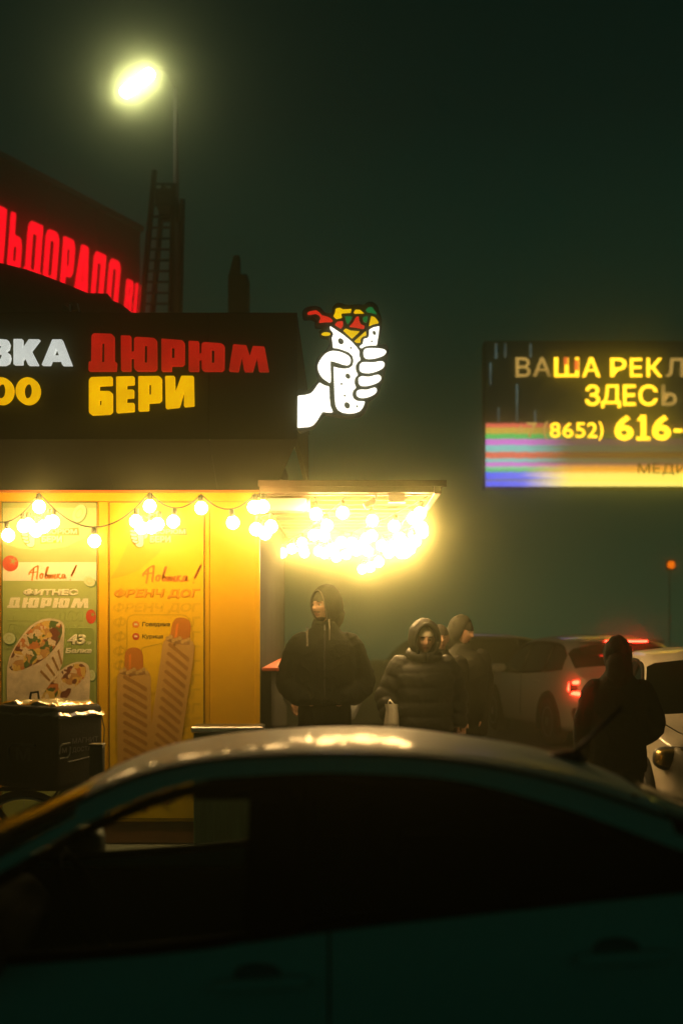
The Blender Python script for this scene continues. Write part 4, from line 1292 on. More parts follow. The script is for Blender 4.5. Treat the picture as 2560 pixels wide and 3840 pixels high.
scr = obj('screen', ([(s0.x, BBY, s0.z), (s1.x, BBY, s0.z), (s1.x, BBY, s1.z), (s0.x, BBY, s1.z), (s0.x, BBY + .02, s0.z), (s1.x, BBY + .02, s0.z), (s1.x, BBY + .02, s1.z), (s0.x, BBY + .02, s1.z)], [(0, 1, 2, 3), (4, 7, 6, 5), (0, 4, 5, 1), (1, 5, 6, 2), (2, 6, 7, 3), (3, 7, 4, 0)]), screen_mat(), bb)
obj('casing', box(s0.x - .03, s1.x + .03, BBY + .03, BBY + .5, s0.z - .04, s1.z + .04, .02), M['dark_metal'], bb)
obj('pole', tube([(P(2760, 0, BBY).x, BBY + .3, .0), (P(2760, 0, BBY).x, BBY + .3, s0.z)], .25, 14), M['dark_metal'], bb, smooth=True)
TYL = BBY - .012
text_px('lettering', 'В', 1932, 1340, 1988, 1414, TYL, M['led_dim'], bb, .015)
text_px('lettering', 'А', 1996, 1340, 2066, 1412, TYL, M['led_dim'], bb, .02)
text_px('lettering', 'Ш', 2076, 1340, 2170, 1414, TYL, M['led_yellow'], bb, .02)
plate('glitch_bar', [rect(2112, 1340, 2128, 1368)], TYL - .004, 0, M['led_red'], bb)
plate('glitch_bar', [rect(2152, 1350, 2168, 1388)], TYL - .004, 0, M['led_red'], bb)
text_px('lettering', 'А', 2180, 1340, 2250, 1414, TYL, M['led_yellow'], bb, .02)
for ch, x0, x1, mm in (('Р', 2286, 2347, 'led_yellow'), ('Е', 2360, 2406, 'led_yellow'), ('К', 2422, 2482, 'led_yellow'), ('Л', 2494, 2562, 'led_dim')):
    text_px('lettering', ch, x0, 1342, x1, 1414, TYL, M[mm], bb, .02)
for ch, x0, x1, mm in (('З', 2192, 2248, 'led_yellow'), ('Д', 2252, 2326, 'led_yellow'), ('Е', 2334, 2382, 'led_yellow'), ('С', 2392, 2464, 'led_yellow'), ('Ь', 2478, 2536, 'led_dim')):
    text_px('lettering', ch, x0, 1442, x1, 1522 if ch != 'Д' else 1530, TYL, M[mm], bb, .02)
for ch, x0, x1, y0, y1, mm in (('+', 1936, 1966, 1596, 1626, 'led_dim'), ('7', 1974, 2012, 1584, 1640, 'led_dim'), ('(', 2034, 2054, 1580, 1650, 'led_dim'), ('8', 2060, 2100, 1584, 1642, 'led_yellow'), ('6', 2108, 2148, 1584, 1642, 'led_yellow'), ('5', 2156, 2194, 1584, 1642, 'led_yellow'), ('2', 2200, 2238, 1584, 1642, 'led_yellow'), (')', 2242, 2260, 1580, 1652, 'led_yellow')):
    text_px('lettering', ch, x0, y0, x1, y1, TYL, M[mm], bb, .015)
for ch, x0, x1, mm in (('6', 2302, 2374, 'led_yellow'), ('6', 2442, 2514, 'led_yellow')):
    text_px('lettering', ch, x0, 1556, x1, 1652, TYL, M[mm], bb, .03)
plate('lettering', [[(2384, 1578), (2400, 1556), (2421, 1556), (2421, 1637), (2436, 1637), (2436, 1652), (2384, 1652), (2384, 1637), (2400, 1637), (2400, 1578)]], TYL, 0, M['led_yellow'], bb)
plate('lettering', [rect(2524, 1608, 2556, 1622)], TYL, 0, M['led_yellow'], bb)
text_px('lettering', 'МЕДИ', 2390, 1738, 2570, 1784, TYL, M['dark_metal'], bb, .0)
for x, y0, y1 in ((1859, 1270, 1345), (1893, 1272, 1340), (1988, 1272, 1340), (1838, 1360, 1445), (1937, 1440, 1580), (1868, 1530, 1585), (2005, 1540, 1585)):
    plate('glitch_line', [rect(x - 4, max(y0, 1288), x + 4, y1)], TYL, 0, M['led_faint'], bb)

# amber signal lamp far along the street
sl_p = P(2515, 2118, 38.0)
tsn = thing('signal_lamp', 'small amber signal lamp on a thin pole under the lit screen', 'signal light', (sl_p.x, 38.2, .02))
obj('pole', tube([(sl_p.x, 38.2, .0), (sl_p.x, 38.2, sl_p.z + .1)], .018, 8), M['dark_metal'], tsn)
obj('housing', box(sl_p.x - .13, sl_p.x + .13, 38.03, 38.15, sl_p.z - .15, sl_p.z + .15, .02), M['black'], tsn)
obj('lens', xf(lathe([(.002, -.02), (.10, -.01), (.11, 0), (.10, .01)], 18), Matrix.Translation((sl_p.x, 38.01, sl_p.z)) @ Matrix.Rotation(R(90), 4, 'X')), M['amber'], tsn)

# ================================================================== CARS (local x along the car, nose at -x; local z from the ground)
def car(root, pr, paint, n=72):
    L0, L1 = pr['ends']
    hw = pr['half']
    xs = [lerp(L0, L1, i / n) for i in range(n + 1)]
    for k in pr['pillars']:                                   # keep exact pillar edges
        j = min(range(1, n), key=lambda i: abs(xs[i] - k)); xs[j] = k
    xs.sort()
    def half_ring(x):
        zb = interp(pr['belt'], x); zr = max(interp(pr['rail'], x), zb + .004); zc = max(interp(pr['roof'], x), zr * 0 + zb * .0 + .3)
        t = min((x - L0), (L1 - x)); t = max(min(t / .55, 1), 0)
        w = hw * (1 - .20 * (1 - t) ** 2.2)
        zc = max(zc, zb - .02) if zr - zb < .02 else max(zc, zr + .03)
        zb2 = min(zb, zc + .0)
        yr = (w - .025) - (zr - zb) * pr.get('tumble', .5)
        lo = pr['sill'] + .10 * (1 - t) ** 2
        up = min(.035, max(zc - zr, .004) * .45)
        mid = lerp(lo, zb2, .45)
        return [(0, lo), (w - .10, lo), (w - .03, lo + .08), (w, mid), (w - .004, zb2 - .09), (w - .03, zb2),
                (lerp(w - .03, yr, .5) + .012 * min((zr - zb) / .3, 1), lerp(zb2, zr, .5)), (yr, zr), (yr - .022, zr + up), (yr - .085, lerp(zr + up, zc, .45)), (yr * .5, lerp(zr + up, zc, .88)), (0, zc)]
    rings = [half_ring(x) for x in xs]
    m = len(rings[0])
    groups = {}
    def put(key, quad): groups.setdefault(key, []).append(quad)
    V = []
    for i, x in enumerate(xs):
        for y, z in rings[i]: V.append((x, -y, z))
        for y, z in rings[i]: V.append((x, y, z))
    st = 2 * m
    wins = pr['windows']; ws_ = pr['screen']; rw_ = pr['rear']
    for i in range(len(xs) - 1):
        xm = .5 * (xs[i] + xs[i + 1])
        for s in (0, 1):
            for j in range(m - 1):
                a = i * st + s * m + j; b = a + 1; c = a + st + 1; d = a + st
                q = (a, b, c, d) if s else (a, d, c, b)
                key = 'body'
                if j in (5, 6):
                    for wi, (p0, p1, tint) in enumerate(wins):
                        if p0 <= xm <= p1: key = ('side_window', s, wi, tint)
                if j in (8, 9, 10):
                    if ws_[0] <= xm <= ws_[1]: key = ('windscreen', 0, 0, ws_[2])
                    if rw_[0] <= xm <= rw_[1]: key = ('rear_window', 0, 0, rw_[2])
                put(key, q)
    e = len(xs) - 1
    put('body', tuple([j for j in range(m)] + [m + j for j in range(m - 2, 0, -1)]))
    put('body', tuple([e * st + m + j for j in range(m)] + [e * st + j for j in range(m - 2, 0, -1)]))
    for key, quads in groups.items():
        used = {}
        v2, f2 = [], []
        for q in quads:
            r_ = []
            for k in q:
                kk = tuple(round(c, 5) for c in V[k])
                if kk not in used: used[kk] = len(v2); v2.append(V[k])
                if used[kk] not in r_: r_.append(used[kk])
            if len(r_) > 2: f2.append(r_)
        if key == 'body': obj('body', (v2, f2), paint, root, False, True)
        else: obj(key[0], (v2, f2), M[key[3]], root, False, True)
    # black frames round the side windows
    for (p0, p1, tint) in wins:
        for s in (-1, 1):
            lo_, up_ = [], []
            for k in range(15):
                x = lerp(p0, p1, k / 14); r_ = half_ring(x)
                lo_.append((x, s * (r_[5][0] + .003), r_[5][1] + .006)); up_.append((x, s * (r_[7][0] + .003), r_[7][1] - pr.get('frame', .006)))
            loop = lo_ + up_[::-1] + [lo_[0]]
            obj('window_trim', tube(loop, pr.get('trim', .014), 6), M['car_trim'], root, False, True)
    # wheels
    for ax in pr['axles']:
        for s in (-1, 1):
            rr = pr['wheel']
            y = s * (hw - .09)
            prof = [(rr * .62, -.10), (rr * .94, -.10), (rr, -.07), (rr, .07), (rr * .94, .10), (rr * .62, .10)]
            rot = Matrix.Translation((ax, y, rr)) @ Matrix.Rotation(R(90), 4, 'X')
            wh = obj('wheel', xf(lathe(prof, 28), rot), M['rubber'], root, False, True)
            obj('rim', xf(lathe([(.02, -.108), (rr * .18, -.112), (rr * .2, -.09), (rr * .55, -.085), (rr * .62, -.108), (rr * .64, -.06), (rr * .64, .06), (rr * .62, .108), (rr * .55, .085), (rr * .2, .09), (rr * .18, .112), (.02, .108)], 20), rot), M['rim'], wh, False, True)
            ar = [(ax + (rr + .055) * math.cos(a), s * (hw - .004), rr + (rr + .055) * math.sin(a)) for a in [R(d) for d in range(-20, 201, 10)]]
            obj('wheel_arch', tube(ar, .05, 6), M['car_trim'], root, False, True)
            V_, F_ = [], []
            dd = [(ax + (rr + .04) * math.cos(a), rr + (rr + .04) * math.sin(a)) for a in [R(d) for d in range(-15, 196, 10)]]
            obj('arch_liner', ([(x, s * (hw + .002), z) for x, z in dd], [tuple(range(len(dd)))]), M['car_trim'], wh, False)
    return half_ring

# ---- the near car the photo is taken across
Gn = .08
near = thing('parked_car', 'dark grey car parked across the bottom of the view with clear front windows', 'car', (0, 4.1, -Gn))
z_ = lambda t: [(x, z + Gn) for x, z in t]
NP = dict(ends=(-2.35, 2.05), half=.80, sill=.17, tumble=.5, wheel=.30, axles=(-1.62, 1.38), trim=.016, frame=.02,
          belt=z_([(-2.35, .60), (-1.5, .77), (-.85, .815), (-.4, .850), (0, .905), (.478, .958), (.80, .992), (1.05, 1.01), (1.5, .96), (2.05, .86)]),
          rail=z_([(-2.35, .60), (-1.42, .775), (-1.15, .875), (-.896, 1.009), (-.616, 1.163), (-.406, 1.240), (-.196, 1.262), (0, 1.268), (.294, 1.252), (.574, 1.185), (.896, 1.075), (1.12, 1.02), (1.5, .962), (2.05, .86)]),
          roof=z_([(-2.35, .58), (-2.2, .68), (-1.5, .87), (-1.05, 1.055), (-.648, 1.243), (-.435, 1.296), (-.23, 1.318), (.016, 1.326), (.23, 1.318), (.59, 1.268), (.836, 1.20), (1.05, 1.115), (1.45, .99), (1.95, .95), (2.05, .78)]),
          pillars=(-1.18, -.23, -.10, 1.02), windows=[(-1.18, -.23, 'glass_clear'), (-.23, -.10, 'car_trim'), (-.10, 1.02, 'glass_dark')], screen=(-1.5, -.72, 'glass_clear'), rear=(.85, 1.42, 'glass_dark'))
hr = car(near, NP, M['paint_near'], 88)
obj('b_pillar', box(-.225, -.105, -.715, -.60, .93, 1.30, .01), M['car_trim'], near, False)
obj('b_pillar', box(-.225, -.105, .60, .715, .93, 1.30, .01), M['car_trim'], near, False)
obj('cabin_floor', box(-1.3, 1.1, -.68, .68, .28, .34), M['cabin'], near, False)
for s in (-1, 1):
    obj('door_card', box(-1.5, -.2, s * .715 - .012, s * .715 + .012, .34, .865, .004), M['cabin'], near, False)
    obj('door_card', box(-.18, 1.05, s * .70 - .012, s * .70 + .012, .34, .975, .004), M['cabin'], near, False)
obj('headlining', box(-.40, .80, -.50, .50, 1.265, 1.275), M['cabin'], near, False)
obj('bulkhead', box(-1.52, -1.49, -.72, .72, .30, .86), M['cabin'], near, False)
obj('dashboard', loft([(-1.18, 0, .60, .18, .66), (-1.18, 0, .80, .20, .66), (-1.20, 0, .86, .16, .64)], 20, 4), M['cabin'], near, False, True)
obj('steering_wheel', xf(torus((0, 0, 0), .175, .014, 28, 8), Matrix.Translation((-.86, .34, .82)) @ Matrix.Rotation(R(65), 4, 'Y') @ Matrix.Rotation(R(90), 4, 'X')), M['cabin'], near, False, True)
for s in (-1, 1):
    st_ = obj('front_seat', join([box(-.62, -.12, s * .34 - .24, s * .34 + .24, .38, .56, .06, 3), xf(box(-.07, .07, s * .34 - .23, s * .34 + .23, 0, .62, .05, 3), Matrix.Translation((-.03, 0, .50)) @ Matrix.Rotation(R(12), 4, 'Y'))]), M['seat_cloth'], near, False, True)
    obj('headrest', xf(box(-.05, .05, s * .34 - .12, s * .34 + .12, 0, .16, .04, 3), Matrix.Translation((.11, 0, 1.10)) @ Matrix.Rotation(R(8), 4, 'Y')), M['seat_cloth'], st_, False, True)
obj('rear_seat', join([box(.35, .85, -.60, .60, .40, .58, .05, 2), xf(box(-.07, .07, -.60, .60, 0, .52, .05, 2), Matrix.Translation((.88, 0, .52)) @ Matrix.Rotation(R(18), 4, 'Y'))]), M['seat_cloth'], near, False, True)
# door handles, gaps, mirror
for hx, hz in ((-.197, 3690), (.69, 3592)):
    zc_ = CAM_H - (hz - HORIZON) / F_PX * 3.28 + Gn
    hd = obj('door_handle', xf(box(-.115, .115, -.022, .014, -.016, .016, .012, 3), Matrix.Translation((hx, -.822, zc_)) @ Matrix.Rotation(R(-3.5), 4, 'Y')), M['paint_near'], near, False, True)
    obj('recess', xf(loft([(0, 0, -.004, .06, .034), (0, 0, .004, .058, .032)], 20), Matrix.Translation((hx - .01, -.8035, zc_ + .012)) @ Matrix.Rotation(R(90), 4, 'X')), M['handle_recess'], hd, False, True)
def seam(pts, r=.0035): obj('door_gap', tube(pts, r, 5), M['car_trim'], near, False)
for gx in (-1.22, -.03, .98):
    pts = []
    r_ = hr(gx)
    for j in range(2, 6): pts.append((gx + (.0 if gx < .5 else -.02 * j + .1), -r_[j][0] - .0005, r_[j][1]))
    seam(pts)
mr_ = obj('wing_mirror', xf(loft([(0, 0, -.07, .05, .07), (0, 0, -.04, .065, .10), (0, 0, .03, .065, .105), (0, 0, .065, .045, .08)], 20, 2.6), Matrix.Translation((-.90, -.90, .93))), M['black'], near, False, True)
obj('mirror_glass', box(-.832, -.829, -.98, -.82, .885, .975, .001), M['black'], mr_, False)
mr2 = obj('wing_mirror', xf(loft([(0, 0, -.07, .05, .07), (0, 0, -.04, .065, .10), (0, 0, .03, .065, .105), (0, 0, .065, .045, .08)], 20, 2.6), Matrix.Translation((-.95, .88, .92))), M['black'], near, False, True)
# roof aerial
ab = P(2150, 2822, 4.08) - Vector((0, 4.1, -Gn))
at_ = P(2336, 2655, 4.08) - Vector((0, 4.1, -Gn))
zs = interp(NP['roof'], ab.x)
an = obj('aerial', loft([(ab.x - .03, 0, zs - .006, .075, .024), (ab.x - .03, 0, zs + .008, .070, .022), (ab.x - .02, 0, zs + .022, .05, .016), (ab.x, 0, zs + .032, .022, .010)], 18), M['black'], near, False, True)
obj('whip', tube([(ab.x, 0, zs + .02), (ab.x + .06, 0, zs + .08), (at_.x, 0, at_.z)], [.010, .0065, .006], 8), M['black'], an, False, True)
# roof moulding line and windscreen wiper
for s in (-1, 1):
    pts = []
    for k in range(30):
        x = lerp(-.70, .95, k / 29); r_ = hr(x)
        pts.append((x, s * (r_[9][0] + .01), r_[9][1] + .001))
    obj('roof_moulding', tube(pts, .006, 5), M['car_trim'], near, False)

# ---- hatchback driving off: red lights
SP = dict(ends=(-2.15, 2.12), half=.88, sill=.22, tumble=.42, wheel=.33, axles=(-1.32, 1.28), trim=.02,
          belt=[(-2.15, .72), (-1.2, .93), (0, .97), (1.2, 1.03), (1.9, 1.06), (2.12, .95)],
          rail=[(-2.15, .72), (-1.2, .94), (-.95, 1.04), (-.45, 1.33), (0, 1.41), (.9, 1.42), (1.5, 1.36), (1.85, 1.16), (1.95, 1.07), (2.12, .95)],
          roof=[(-2.15, .68), (-2.0, .82), (-1.2, .99), (-.9, 1.14), (-.35, 1.44), (.15, 1.52), (1.1, 1.53), (1.62, 1.46), (1.80, 1.36), (2.0, 1.08), (2.12, .80)],
          pillars=(-1.0, -.02, .06, 1.0, 1.08, 1.72), windows=[(-1.0, -.02, 'glass_dark'), (.06, 1.0, 'glass_dark'), (1.08, 1.72, 'glass_dark')], screen=(-1.15, -.5, 'glass_dark'), rear=(1.72, 1.99, 'glass_dark'))
X_rl, Y_r = 3.03, 17.8
th = R(-79.7)
hd_ = Vector((math.cos(th), math.sin(th), 0)); lf_ = Vector((-math.sin(th), math.cos(th), 0))
def place(local, world_xy, th_):
    """root position so that a local xy lands on a world xy"""
    c, s = math.cos(th_), math.sin(th_)
    return (world_xy[0] - (c * local[0] - s * local[1]), world_xy[1] - (s * local[0] + c * local[1]))
# rear left corner: for a car whose nose is -x, its left side is at -y
rx, ry = place((2.0, -.84), (X_rl, Y_r), th)
suv = thing('hatchback_car', 'grey hatchback seen from behind with red tail and brake lights on', 'car', (rx, ry, .02), th)
car(suv, SP, M['paint_suv'], 60)
for s in (-1, 1):
    lens = obj('tail_light', join([tube([(2.06, s * .56, .90), (2.05, s * .76, .90), (2.0, s * .82, .88), (1.99, s * .83, .81), (2.02, s * .80, .76), (2.08, s * .74, .75), (2.11, s * .56, .75)], .027, 8)]), M['tail'], suv, False, True)
    obj('lamp_housing', xf(box(-.03, .03, -.15, .15, -.085, .085, .02), Matrix.Translation((2.03, s * .69, .83)) @ Matrix.Rotation(R(s * 8), 4, 'Z')), M['black'], lens, False)
sp_ = obj('roof_spoiler', loft([(1.74, 0, 1.435, .16, .60), (1.76, 0, 1.455, .17, .60), (1.72, 0, 1.475, .13, .57)], 24, 4), M['paint_suv'], suv, False, True)
obj('brake_light', box(1.925, 1.94, -.30, .30, 1.435, 1.457, .003), M['brake'], sp_, False)
obj('bumper', loft([(2.02, 0, .32, .16, .76), (2.02, 0, .50, .18, .80), (2.02, 0, .56, .14, .78)], 24, 4), M['black'], suv, False, True)
obj('number_plate', box(2.135, 2.145, -.26, .26, .62, .73, .003), M['white_plastic'], suv, False)
for s in (-1, 1):
    obj('wing_mirror', xf(loft([(0, 0, -.06, .05, .10), (0, 0, 0, .06, .12), (0, 0, .06, .045, .09)], 16), Matrix.Translation((-.82, s * .95, 1.02))), M['paint_suv'], suv, False, True)
    obj('door_handle', box(.70, .90, s * .885 - .012, s * .885 + .012, .86, .885, .008), M['paint_suv'], suv, False)
    obj('door_gap', tube([(.05, s * .882, .35), (.05, s * .884, .6), (.05, s * .87, .94)], .006, 5), M['car_trim'], suv, False)

# ---- white car, nose towards the camera
WP = dict(ends=(-2.15, 2.1), half=.87, sill=.22, tumble=.45, wheel=.32, axles=(-1.38, 1.25), trim=.018,
          belt=[(-2.15, .70), (-1.9, .84), (-1.0, .95), (0, .98), (1.2, 1.02), (2.1, .95)],
          rail=[(-2.15, .70), (-1.0, .955), (-.6, 1.14), (-.15, 1.32), (.3, 1.37), (1.0, 1.34), (1.5, 1.16), (1.8, 1.02), (2.1, .95)],
          roof=[(-2.15, .55), (-2.05, .78), (-1.85, .90), (-1.1, 1.00), (-.65, 1.22), (-.15, 1.42), (.35, 1.47), (1.0, 1.44), (1.6, 1.16), (1.9, 1.03), (2.1, .8)],
          pillars=(-.85, .06, .14, 1.05), windows=[(-.85, .06, 'glass_dark'), (.14, 1.05, 'glass_dark')], screen=(-1.05, -.22, 'glass_dark'), rear=(1.1, 1.75, 'glass_dark'))
thw = R(86.5)
whx, why = place((-1.38, .87), (2.10, 9.2), thw)
wcar = thing('white_car', 'white car with its nose and one headlamp coloured with amber reflections facing us', 'car', (whx, why, .02), thw)
car(wcar, WP, M['paint_white'], 60)
for s in (-1, 1):
    hl = obj('headlamp', xf(loft([(0, 0, -.03, .19, .085), (0, 0, .012, .18, .078), (0, 0, .022, .15, .06)], 22, 3.2), Matrix.Translation((-1.93, s * .755, .78)) @ Matrix.Rotation(R(s * -38), 4, 'Z') @ Matrix.Rotation(R(-78), 4, 'Y') @ Matrix.Rotation(R(90), 4, 'Z')), M['black'], wcar, False, True)
    obj('reflector', xf(loft([(0, 0, .0, .165, .066), (0, 0, .028, .155, .058), (0, 0, .032, .08, .03)], 20, 3.2), Matrix.Translation((-1.93, s * .755, .78)) @ Matrix.Rotation(R(s * -38), 4, 'Z') @ Matrix.Rotation(R(-78), 4, 'Y') @ Matrix.Rotation(R(90), 4, 'Z')), M['amber_reflection'], hl, False, True)
    obj('fog_lamp_recess', xf(box(-.02, .02, -.11, .11, -.06, .06, .015), Matrix.Translation((-2.07, s * .56, .42)) @ Matrix.Rotation(R(s * -22), 4, 'Z')), M['black'], wcar, False)
    obj('wing_mirror', xf(loft([(0, 0, -.06, .05, .10), (0, 0, 0, .06, .12), (0, 0, .06, .045, .09)], 16), Matrix.Translation((-.72, s * .97, 1.03))), M['paint_white'], wcar, False, True)
    obj('bonnet_gap', tube([(-1.95, s * .60, .875), (-1.6, s * .70, .93), (-1.05, s * .76, .985)], .005, 5), M['car_trim'], wcar, False)
    obj('door_gap', tube([(-.80, s * .872, .35), (-.80, s * .875, .6), (-.78, s * .865, .93)], .005, 5), M['car_trim'], wcar, False)
obj('grille', xf(box(-.02, .02, -.40, .40, -.07, .07, .02), Matrix.Translation((-2.13, 0, .62))), M['black'], wcar, False)
obj('number_plate', box(-2.175, -2.165, -.26, .26, .44, .55, .003), M['white_plastic'], wcar, False)

# ---- dark car far behind in the fog
DP = dict(SP); DP['half'] = .86
dcar = thing('dark_car', 'dark car parked in the fog behind the grey hatchback', 'car', (P(1880, 0, 24.5).x, 24.5, .02), R(200))
car(dcar, DP, M['paint_dark'], 40)

# ================================================================== PEOPLE
def remesh(parts, voxel, smooth=2, sub=0):
    v, f = join(parts)
    me = bpy.data.meshes.new('figure')
    me.from_pydata([tuple(x) for x in v], [], [tuple(x) for x in f])
    o = bpy.data.objects.new('figure', me)
    COL.objects.link(o)
    md = o.modifiers.new('r', 'REMESH'); md.mode = 'VOXEL'; md.voxel_size = voxel; md.use_smooth_shade = True
    if smooth:
        ms = o.modifiers.new('s', 'SMOOTH'); ms.factor = .5; ms.iterations = smooth
    out = eval_mesh(o)
    bpy.data.objects.remove(o); bpy.data.meshes.remove(me)
    return out

def head_geo(S, voxel_detail=True):
    """head in its own frame: origin at its centre, face towards -y"""
    nu, nv = 64, 48
    V, Fc = [], []
    G = lambda a, b: math.exp(-(a * a) / (b * b))
    for j in range(nv + 1):
        ph = -PI / 2 + PI * j / nv
        for i in range(nu):
            th_ = 2 * PI * i / nu
            d = Vector((math.cos(ph) * math.cos(th_), math.cos(ph) * math.sin(th_), math.sin(ph)))
            x, y, z = d.x * .076, d.y * .096, d.z * .118
            zz_ = d.z
            if zz_ < 0:
                k = (-zz_) ** 1.6
                x *= 1 - .30 * k
                if d.y > 0: y *= 1 - .45 * k
                else: y *= 1 - .04 * k
            if d.y > 0: y *= 1.05
            u = x / .076; v = z / .118
            if d.y < -.15:
                fr_ = min((-d.y - .15) / .4, 1)
                dy = 0
                dy += .026 * G(u, .17) * G(v + .16, .13) + .014 * G(u, .13) * G(v - .04, .2)
                dy += .006 * G(v - .24, .10) * G(u, .7)
                dy -= .012 * (G(u - .40, .22) + G(u + .40, .22)) * G(v - .09, .12)
                dy += .007 * G(u, .30) * G(v + .44, .06) + .008 * G(u, .28) * G(v + .55, .05)
                dy -= .003 * G(u, .3) * G(v + .49, .025)
                dy += .010 * G(u, .30) * G(v + .80, .16)
                dy += .005 * (G(u - .55, .25) + G(u + .55, .25)) * G(v + .12, .2)
                y -= dy * fr_
            V.append(Vector((x, y, z)) * S)
    for j in range(nv):
        for i in range(nu):
            i2 = (i + 1) % nu
            Fc.append((j * nu + i, j * nu + i2, (j + 1) * nu + i2, (j + 1) * nu + i))
    ears = []
    for s in (-1, 1):
        ears.append(limb([Vector((s * .078, .008, .025)) * S, Vector((s * .084, .014, 0)) * S, Vector((s * .077, .006, -.03)) * S], [.011 * S, .014 * S, .008 * S], 8))
    return [(V, Fc)] + ears

def hand_geo(wrist, d, palm_n, S, curl=.5, side=1):
    """palm and five fingers; d: pointing direction, palm_n: palm normal"""
    d = Vector(d).normalized(); pn = Vector(palm_n); pn = (pn - d * pn.dot(d)).normalized()
    w = d.cross(pn) * side
    w0_ = Vector(wrist)
    out = [limb([w0_, w0_ + d * .035 * S, w0_ + d * .075 * S], [.026 * S, .036 * S, .034 * S], 10)]
    for k, (off, ln) in enumerate(((-.03, .066), (-.010, .075), (.011, .070), (.030, .054))):
        b = w0_ + (d * .085 + w * off) * S
        d1 = (d + pn * curl * .5).normalized(); d2 = (d + pn * curl * 1.4).normalized(); d3 = (d * .6 + pn * curl * 2.2).normalized()
        p1 = b + d1 * ln * .45 * S; p2 = p1 + d2 * ln * .32 * S; p3 = p2 + d3 * ln * .26 * S
        out.append(limb([b - d * .02 * S, b, p1, p2, p3], [.010 * S, .0098 * S, .0092 * S, .0085 * S, .0075 * S], 8))
    t0 = w0_ + (d * .025 - w * .026) * S
    out.append(limb([t0, t0 + (d * .03 - w * .025 + pn * .01) * S, t0 + (d * .058 - w * .028 + pn * .025) * S], [.013 * S, .0115 * S, .009 * S], 8))
    return out

def fold(me, amp, S, seed=0, vert=1.0):
    """cloth creases along the normals"""
    me.update()
    ns = [v.normal.copy() for v in me.vertices]
    for v, n in zip(me.vertices, ns):
        c = v.co
        a = noise.noise(Vector((c.x * 7 + seed, c.y * 7, c.z * 3.2 * vert)))
        b = noise.noise(Vector((c.x * 15 + seed, c.y * 15 + 9, c.z * 11)))
        r = 1 - abs(noise.noise(Vector((c.x * 6 + c.z * 9, c.y * 6 + seed, c.z * 6 - c.x * 8)))) * 2
        v.co = c + n * amp * (a * .9 + b * .45 + max(r, 0) ** 3 * .5)
    me.update()

def shell(center, rad, opening, rot, S, th_=.018, n=40, m=30, lump=0.0, seed=0):
    """hood: thick ellipsoid shell with a face opening (ellipse in the x-z plane of its own frame)"""
    ox, oz, oy0, cz = opening
    keep_v, Fc = {}, []
    pts = []
    for j in range(m + 1):
        ph = -PI / 2 + PI * j / m
        for i in range(n):
            t = 2 * PI * i / n
            pts.append(Vector((math.cos(ph) * math.cos(t), math.cos(ph) * math.sin(t), math.sin(ph))))
    def inside(d): return d.y < 0 and (d.x / ox) ** 2 + ((d.z - cz) / oz) ** 2 < 1
    # slide vertices near the rim onto it
    adj = []
    for d in pts:
        if d.y < .1:
            e = math.sqrt((d.x / ox) ** 2 + ((d.z - cz) / oz) ** 2)
            if .86 < e < 1.0:
                k = 1.0 / max(e, 1e-4) * 1.001
                x, z = d.x * k, cz + (d.z - cz) * k
                yy = 1 - x * x - z * z
                d = Vector((x, -math.sqrt(max(yy, .0)), z))
        adj.append(d)
    M3 = Matrix.Translation(center) @ rot
    outer, inner = [], []
    for d in adj:
        k = 1 + lump * noise.noise(d * 3.1 + Vector((seed, 0, 0)))
        outer.append(M3 @ Vector((d.x * rad[0] * k, d.y * rad[1] * k, d.z * rad[2] * k)))
        q = Vector((d.x * (rad[0] - th_), d.y * (rad[1] - th_ * .4), d.z * (rad[2] - th_)))
        inner.append(M3 @ q)
    N = len(adj)
    V = outer + inner
    faces = []
    for j in range(m):
        for i in range(n):
            i2 = (i + 1) % n
            q = (j * n + i, j * n + i2, (j + 1) * n + i2, (j + 1) * n + i)
            if all(inside(adj[k] * .999) or False for k in q) or inside(sum((adj[k] for k in q), Vector()) / 4):
                continue
            faces.append(q)
    from collections import Counter
    ec = Counter()
    for q in faces:
        for k in range(4):
            a, b = q[k], q[(k + 1) % 4]
            ec[(min(a, b), max(a, b))] += 1
    Fo = list(faces) + [tuple(N + k for k in q[::-1]) for q in faces]
    for q in faces:
        for k in range(4):
            a, b = q[k], q[(k + 1) % 4]
            if ec[(min(a, b), max(a, b))] == 1:
                Fo.append((b, a, N + a, N + b))
    return V, Fo

def rim_curve(center, rad, opening, rot, k=1.02, n=40):
    ox, oz, oy0, cz = opening
    out = []
    for i in range(n + 1):
        a = 2 * PI * i / n
        x, z = ox * math.cos(a), cz + oz * math.sin(a)
        y = -math.sqrt(max(1 - x * x - z * z, 0))
        out.append(Matrix.Translation(center) @ rot @ Vector((x * rad[0] * k, y * rad[1] * k, z * rad[2] * k)))
    return out

